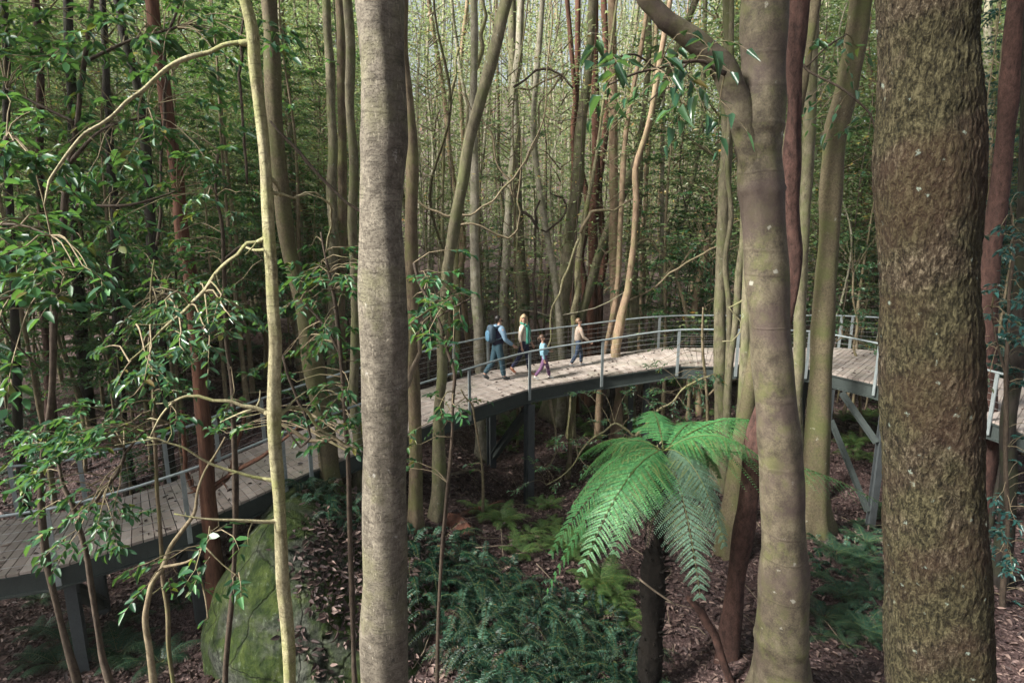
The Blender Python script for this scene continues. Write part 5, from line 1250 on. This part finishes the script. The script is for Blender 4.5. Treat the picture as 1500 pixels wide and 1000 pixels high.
leafy(S, 'wide leafy bough of dark glossy leaves beyond the rail above the deck turn', 'shrub', 20.5,
      [([(1010, 560, 6), (1005, 460, 6), (985, 390, 5), (950, 350, 4), (915, 365, 3)], 0), ([(990, 400, 4), (1020, 360, 4), (1060, 340, 3)], 0), ([(985, 390, 4), (960, 420, 3), (920, 440, 3)], -.5)],
      [(940, 350, 26, 16, 12, 0), (990, 340, 24, 24, 12, 0), (1030, 350, 20, 26, 12, 0), (930, 420, 24, 12, 9, -.3), (980, 400, 24, 16, 9, 0), (1010, 300, 24, 30, 10, .5), (1040, 420, 16, 20, 7, 0), (1000, 250, 30, 30, 8, .5)], .13, 'leaf_gloss', seed=15, L=.7, spread_y=.6)
leafy(S, 'bluish leafy shrub behind the rails left of the rough barked trunk', 'shrub', 17.5,
      [([(1262, 640, 6), (1260, 540, 5), (1256, 480, 4), (1250, 400, 3)], .2), ([(1258, 500, 3), (1240, 490, 3), (1225, 500, 2)], -.4)],
      [(1250, 480, 16, 10, 10, -.4), (1260, 420, 18, 24, 10, .3), (1240, 360, 16, 24, 8, .4), (1270, 500, 8, 8, 4, -.3)], .11, 'leaf_mid', seed=16, L=.5)
leafy(S, 'leafy sprig poking over the deck edge before the second near post', 'shrub', 12.4,
      [([(712, 800, 4), (708, 720, 4), (700, 640, 3), (690, 590, 3), (675, 570, 2)], 0)], [(680, 580, 8, 6, 3, 0), (700, 585, 8, 5, 3, 0), (655, 620, 10, 10, 3, -.2), (700, 680, 14, 14, 3, 0)], .115, 'leaf_gloss', seed=17, L=.3, depth=0)

# ------------------------------------------------------------------ lianas and bare stems
def liana(label, Y, pts, mat='twig', dy=0, name='liana', cat='vine', g=True):
    P, R = pixel_path(pts, Y, [dy * k / (len(pts) - 1) for k in range(len(pts))]); rng = np.random.default_rng(int(pts[0][0]) + len(pts))
    i = int(np.argmin(P[:, 2])); b = P[i]
    T = thing(name, label, cat, b)
    mb = MB(); tube(mb, P, R, 7, .12, rough=.15, rng=rng); mb.build('stem', M[mat], T)
for lab, Y, mat, pts in (
    ('hanging liana loop swagged between the leaning trunk and the whitish crooked trunk', 16.5, 'twig', [(600, 290, 3), (625, 305, 3), (655, 317, 3.5), (690, 315, 3.5), (722, 295, 3.5), (752, 262, 3), (770, 235, 3), (786, 200, 2.5), (800, 150, 2), (806, 60, 2), (806, -10, 2)]),
    ('lower liana curling from the leaning trunk to the whitish trunk', 16.8, 'twig', [(648, 395, 4), (654, 360, 4), (664, 334, 4), (682, 328, 3.5), (702, 330, 3), (725, 342, 3), (745, 349, 3), (758, 336, 3), (762, 310, 3), (760, 280, 2.5), (764, 200, 2)]),
    ('thin liana slanting from high left down to the whitish trunk', 17.2, 'twig', [(676, 135, 2.5), (690, 160, 2.5), (722, 200, 3), (728, 240, 3), (745, 262, 3), (752, 290, 2)]),
    ('bare dark twig bent in a wide hook right of the whitish trunk', 19.5, 'dark_twig', [(762, 310, 4), (778, 318, 4), (788, 335, 4), (800, 340, 3.5), (812, 330, 3.5), (830, 305, 3.5), (825, 290, 3), (805, 282, 2.5)]),
    ('dark bare forked stem standing under the hooked twig', 19.6, 'dark_twig', [(791, 293, 3), (784, 310, 3), (783, 340, 3.5), (784, 380, 4), (784, 440, 4.5), (786, 520, 5), (786, 560, 5)]),
    ('arched bare bough high right of the whitish trunk', 19.0, 'dark_twig', [(752, 128, 4), (768, 118, 4), (785, 103, 4), (805, 101, 3.5), (825, 112, 3), (840, 130, 2.5)]),
    ('drooping grey bough between whitish trunk and the red dead stem', 19.3, 'twig', [(755, 128, 3.5), (775, 132, 3), (800, 118, 3), (825, 108, 3), (810, 130, 2.5), (792, 148, 2.5), (789, 200, 2.5), (770, 240, 2.5)]),
    ('thin pale crooked stem just left of the leaning trunk, upper part', 18.5, 'pole', [(706, -8, 6), (712, 24, 6), (704, 50, 6), (701, 90, 6), (692, 130, 6), (684, 190, 7), (676, 300, 7), (668, 420, 8), (664, 560, 9)]),
    ('slender yellow stem reaching down the gap left of the leaning trunk', 22, 'pole', [(672, 70, 4), (668, 110, 4), (660, 150, 5), (652, 200, 5), (648, 300, 5), (640, 480, 6)]),
    ('long dark branch sloping from the pale sapling down to the thick grey trunk', 8.0, 'dark_twig', [(396, 178, 4), (420, 205, 5), (450, 238, 6), (478, 268, 6), (500, 290, 6), (520, 305, 5), (535, 318, 4)]),
    ('dark twisting twig curving from the sapling fork towards the boardwalk', 6.5, 'dark_twig', [(414, 520, 5), (420, 545, 5), (432, 575, 5), (445, 600, 5), (455, 640, 4), (440, 655, 4), (420, 630, 3)]),
    ('knotted dark bough running low right of the sapling towards the grey trunk', 6.6, 'twig', [(412, 620, 5), (432, 632, 6), (452, 645, 6), (470, 646, 6), (490, 640, 5), (512, 655, 5), (530, 665, 4)]),
    ('broken pale stub branch with dark tip leaning on the deck beside the grey trunk', 9.5, 'dead', [(588, 580, 8), (600, 555, 8), (609, 530, 7), (614, 500, 5), (618, 470, 3)]),
    ('thin black hanging vine at upper left before the whitish leaves', 9.0, 'dark_twig', [(268, -8, 5), (258, 20, 5), (246, 50, 5), (240, 90, 5), (240, 140, 5), (238, 200, 5), (236, 280, 5), (230, 360, 5)]),
    ('thin dark stem running beside the pale sapling at the top', 8.0, 'dark_twig', [(358, 20, 4), (352, 60, 4), (350, 110, 4), (355, 160, 4), (358, 210, 4), (362, 270, 3)]),
    ('thin curved bare branch low on the litter right of the steel post', 16.0, 'twig', [(804, 580, 4), (808, 605, 4), (814, 640, 3), (815, 660, 3), (806, 680, 3), (790, 690, 2)]),
    ('bare twig arching in front of the mossy olive trunk at rail height', 14.2, 'pole', [(1100, 428, 4), (1085, 442, 3.5), (1068, 450, 3), (1085, 470, 2), (1085, 485, 2), (1072, 500, 2), (1058, 500, 1.5)]),
    ('slanting grey twig crossing between pinkish trunk and mossy olive trunk', 18.0, 'twig', [(1056, 360, 3), (1030, 372, 3), (1005, 385, 3), (980, 400, 2.5), (960, 420, 2)]),
    ('crooked bare limb reaching right from the yellowish stem behind the boy', 18.9, 'twig', [(850, 342, 5), (858, 325, 4.5), (866, 310, 4), (880, 308, 4), (900, 309, 3.5), (915, 298, 3), (930, 290, 2)]),
    ('thin bare stem left of the yellowish stem, sloping down left', 18.8, 'pole', [(848, 350, 4), (840, 370, 4), (832, 395, 3.5), (820, 430, 3.5), (806, 470, 3), (795, 520, 3)])):
    liana(lab, Y, pts, mat)
# slim vertical stems and vines hung through the middle distance
rl = np.random.default_rng(81); items = []
k = 0
while k < 90:
    y = rl.uniform(17, 40); x = rl.uniform(-.85, .85) * y
    if not off_deck(x, y, 2.0): continue
    k += 1; z = float(ground(x, y)); H = 8 + .42 * y; n = 9
    zz = np.linspace(-.2, H, n); P = np.stack([x + np.cumsum(rl.normal(0, .22, n)), y + np.cumsum(rl.normal(0, .15, n)), z + zz], -1)
    mt = ('twig', 'pole', 'brown', 'dark_twig')[rl.integers(4)]
    T = thing('slender_stem', None, 'stem', (P[0][0], P[0][1], z), 'slender bare stems between the trunks')
    mb = MB(); tube(mb, P, np.linspace(.032, .012, n) * rl.uniform(.6, 1.3), 6, .4, rough=.15, rng=rl, cap=False)
    for _ in range(5):
        i = rl.integers(2, n - 1); d = unit([rl.normal(), rl.normal() * .5, rl.normal() * .6]); L = rl.uniform(.5, 1.9)
        tube(mb, [P[i], P[i] + d * L * .5 + rl.normal(0, .1, 3), P[i] + d * L + np.array([0, 0, rl.uniform(-.6, .6)])], [.014, .010, .004], 5, .25, rough=.1, cap=False)
    mb.build('stem', M[mt], T)
    items.append((T, '%s bare stem %s,' % (dict(twig='grey', pole='yellowish', brown='brown', dark_twig='dark')[mt], 'beyond the boardwalk' if y < 24 else 'in mid distance' if y < 32 else 'deep in forest'), (x, y, z + 5)))
ordinal_labels(items)

# ------------------------------------------------------------------ fallen wood
def fallen(name, label, pts, mat, lift=.05):
    P = []; R = []
    for px, py, w in pts:
        p = ground_hit(px, py); p = p + np.array([0, 0, lift]); P.append(p); R.append(w / 2 / FPX * ((p - CAM) @ FW))
    T = thing(name, label, 'fallen wood', P[0]); mb = MB(); tube(mb, P, R, 10, .08, rough=.25); mb.build('wood', M[mat], T)
fallen('fallen_log', 'rust red crumbling log lying left of the steel post', [(655, 768, 16), (672, 776, 20), (690, 786, 14)], 'redwood', .08)
fallen('fallen_log', 'thin red brown log lying along the slope left of the post foot', [(668, 758, 6), (690, 752, 8), (712, 745, 8), (738, 738, 6)], 'redwood')
fallen('fallen_log', 'long grey branch lying under the boardwalk left of the post', [(650, 700, 5), (675, 694, 5), (700, 690, 5)], 'dead')
fallen('fallen_log', 'rotting dark log on the litter behind the rail at left', [(200, 545, 14), (240, 535, 16), (290, 520, 14), (330, 500, 10)], 'dark', .12)
P, R = pixel_path([(1008, 876, 9), (1030, 902, 13), (1046, 928, 12), (1058, 965, 14), (1076, 1010, 16)], 8.0)
T = thing('broken_branch', 'broken reddish branch with pale snapped tip sticking up from the litter', 'branch', P[-1]); mb = MB(); tube(mb, P, R, 10, .04, rough=.2); mb.build('wood', M['red'], T)
P, R = pixel_path([(937, 848, 3), (955, 862, 3), (990, 886, 3)], 7.9); T = thing('stick', 'thin pale stick leaning across the trunk of the tree fern', 'stick', P[-1]); mb = MB(); tube(mb, P, R, 6, .1); mb.build('wood', M['dead'], T)
# ------------------------------------------------------------------ camera, light, air
cam = bpy.data.cameras.new('camera'); co = bpy.data.objects.new('camera', cam); COL.objects.link(co)
co.location = tuple(CAM); co.rotation_euler = (PI / 2 - PITCH, 0, 0)
cam.sensor_width = 36; cam.lens = FPX / 1500 * 36; cam.clip_end = 2000; cam.clip_start = .05
SC.camera = co
EL, AZ = math.radians(38), math.radians(-114)          # azimuth from +Y, clockwise: behind the camera on the left
w = bpy.data.worlds.new('World'); SC.world = w; w.use_nodes = True
nt = w.node_tree; nt.nodes.clear()
sky = nt.nodes.new('ShaderNodeTexSky'); sky.sky_type = 'NISHITA'; sky.sun_disc = False; sky.sun_elevation = EL; sky.sun_rotation = AZ; sky.air_density = 1.0; sky.dust_density = 3.0; sky.ozone_density = 1.0
bg = nt.nodes.new('ShaderNodeBackground'); bg.inputs[1].default_value = .055
wo = nt.nodes.new('ShaderNodeOutputWorld'); hs = nt.nodes.new('ShaderNodeHueSaturation'); hs.inputs['Saturation'].default_value = .45; nt.links.new(sky.outputs[0], hs.inputs['Color']); nt.links.new(hs.outputs[0], bg.inputs[0]); nt.links.new(bg.outputs[0], wo.inputs[0])
sd = bpy.data.lights.new('sun', 'SUN'); sd.energy = 5.0; sd.angle = math.radians(13); sd.color = (1, .965, .89)
so = bpy.data.objects.new('sun', sd); COL.objects.link(so)
tosun = Vector((math.sin(AZ) * math.cos(EL), math.cos(AZ) * math.cos(EL), math.sin(EL)))
so.rotation_euler = tosun.to_track_quat('Z', 'Y').to_euler(); so.location = (0, 0, 40)
vs = SC.view_settings; SC.display_settings.display_device = 'sRGB'; vs.view_transform = 'Standard'; vs.look = 'None'; vs.gamma = 1; vs.exposure = 1.8
cy = SC.cycles
cy.max_bounces = 6; cy.diffuse_bounces = 2; cy.glossy_bounces = 2; cy.transmission_bounces = 3; cy.transparent_max_bounces = 4; cy.volume_bounces = 0
cy.use_adaptive_sampling = True; cy.adaptive_threshold = .02; cy.use_denoising = True
cy.sample_clamp_indirect = 4
HAZE = 0.0004
if HAZE:
    mb = MB(); lo = np.array([-330, -95, -60.0]); hi = np.array([330, 425, 70.0]); box(mb, (lo + hi) / 2, *(hi - lo))
    k = NT('haze_air'); pv = k.n('ShaderNodeVolumePrincipled'); pv.inputs['Color'].default_value = (.95, .97, .88, 1); pv.inputs['Density'].default_value = HAZE; pv.inputs['Anisotropy'].default_value = .2
    k.link(pv.outputs[0], k.out.inputs['Volume'])
    tag(mb.build('haze', k.m, smooth=False), 'faint pale haze in the forest air', 'haze', kind='stuff')
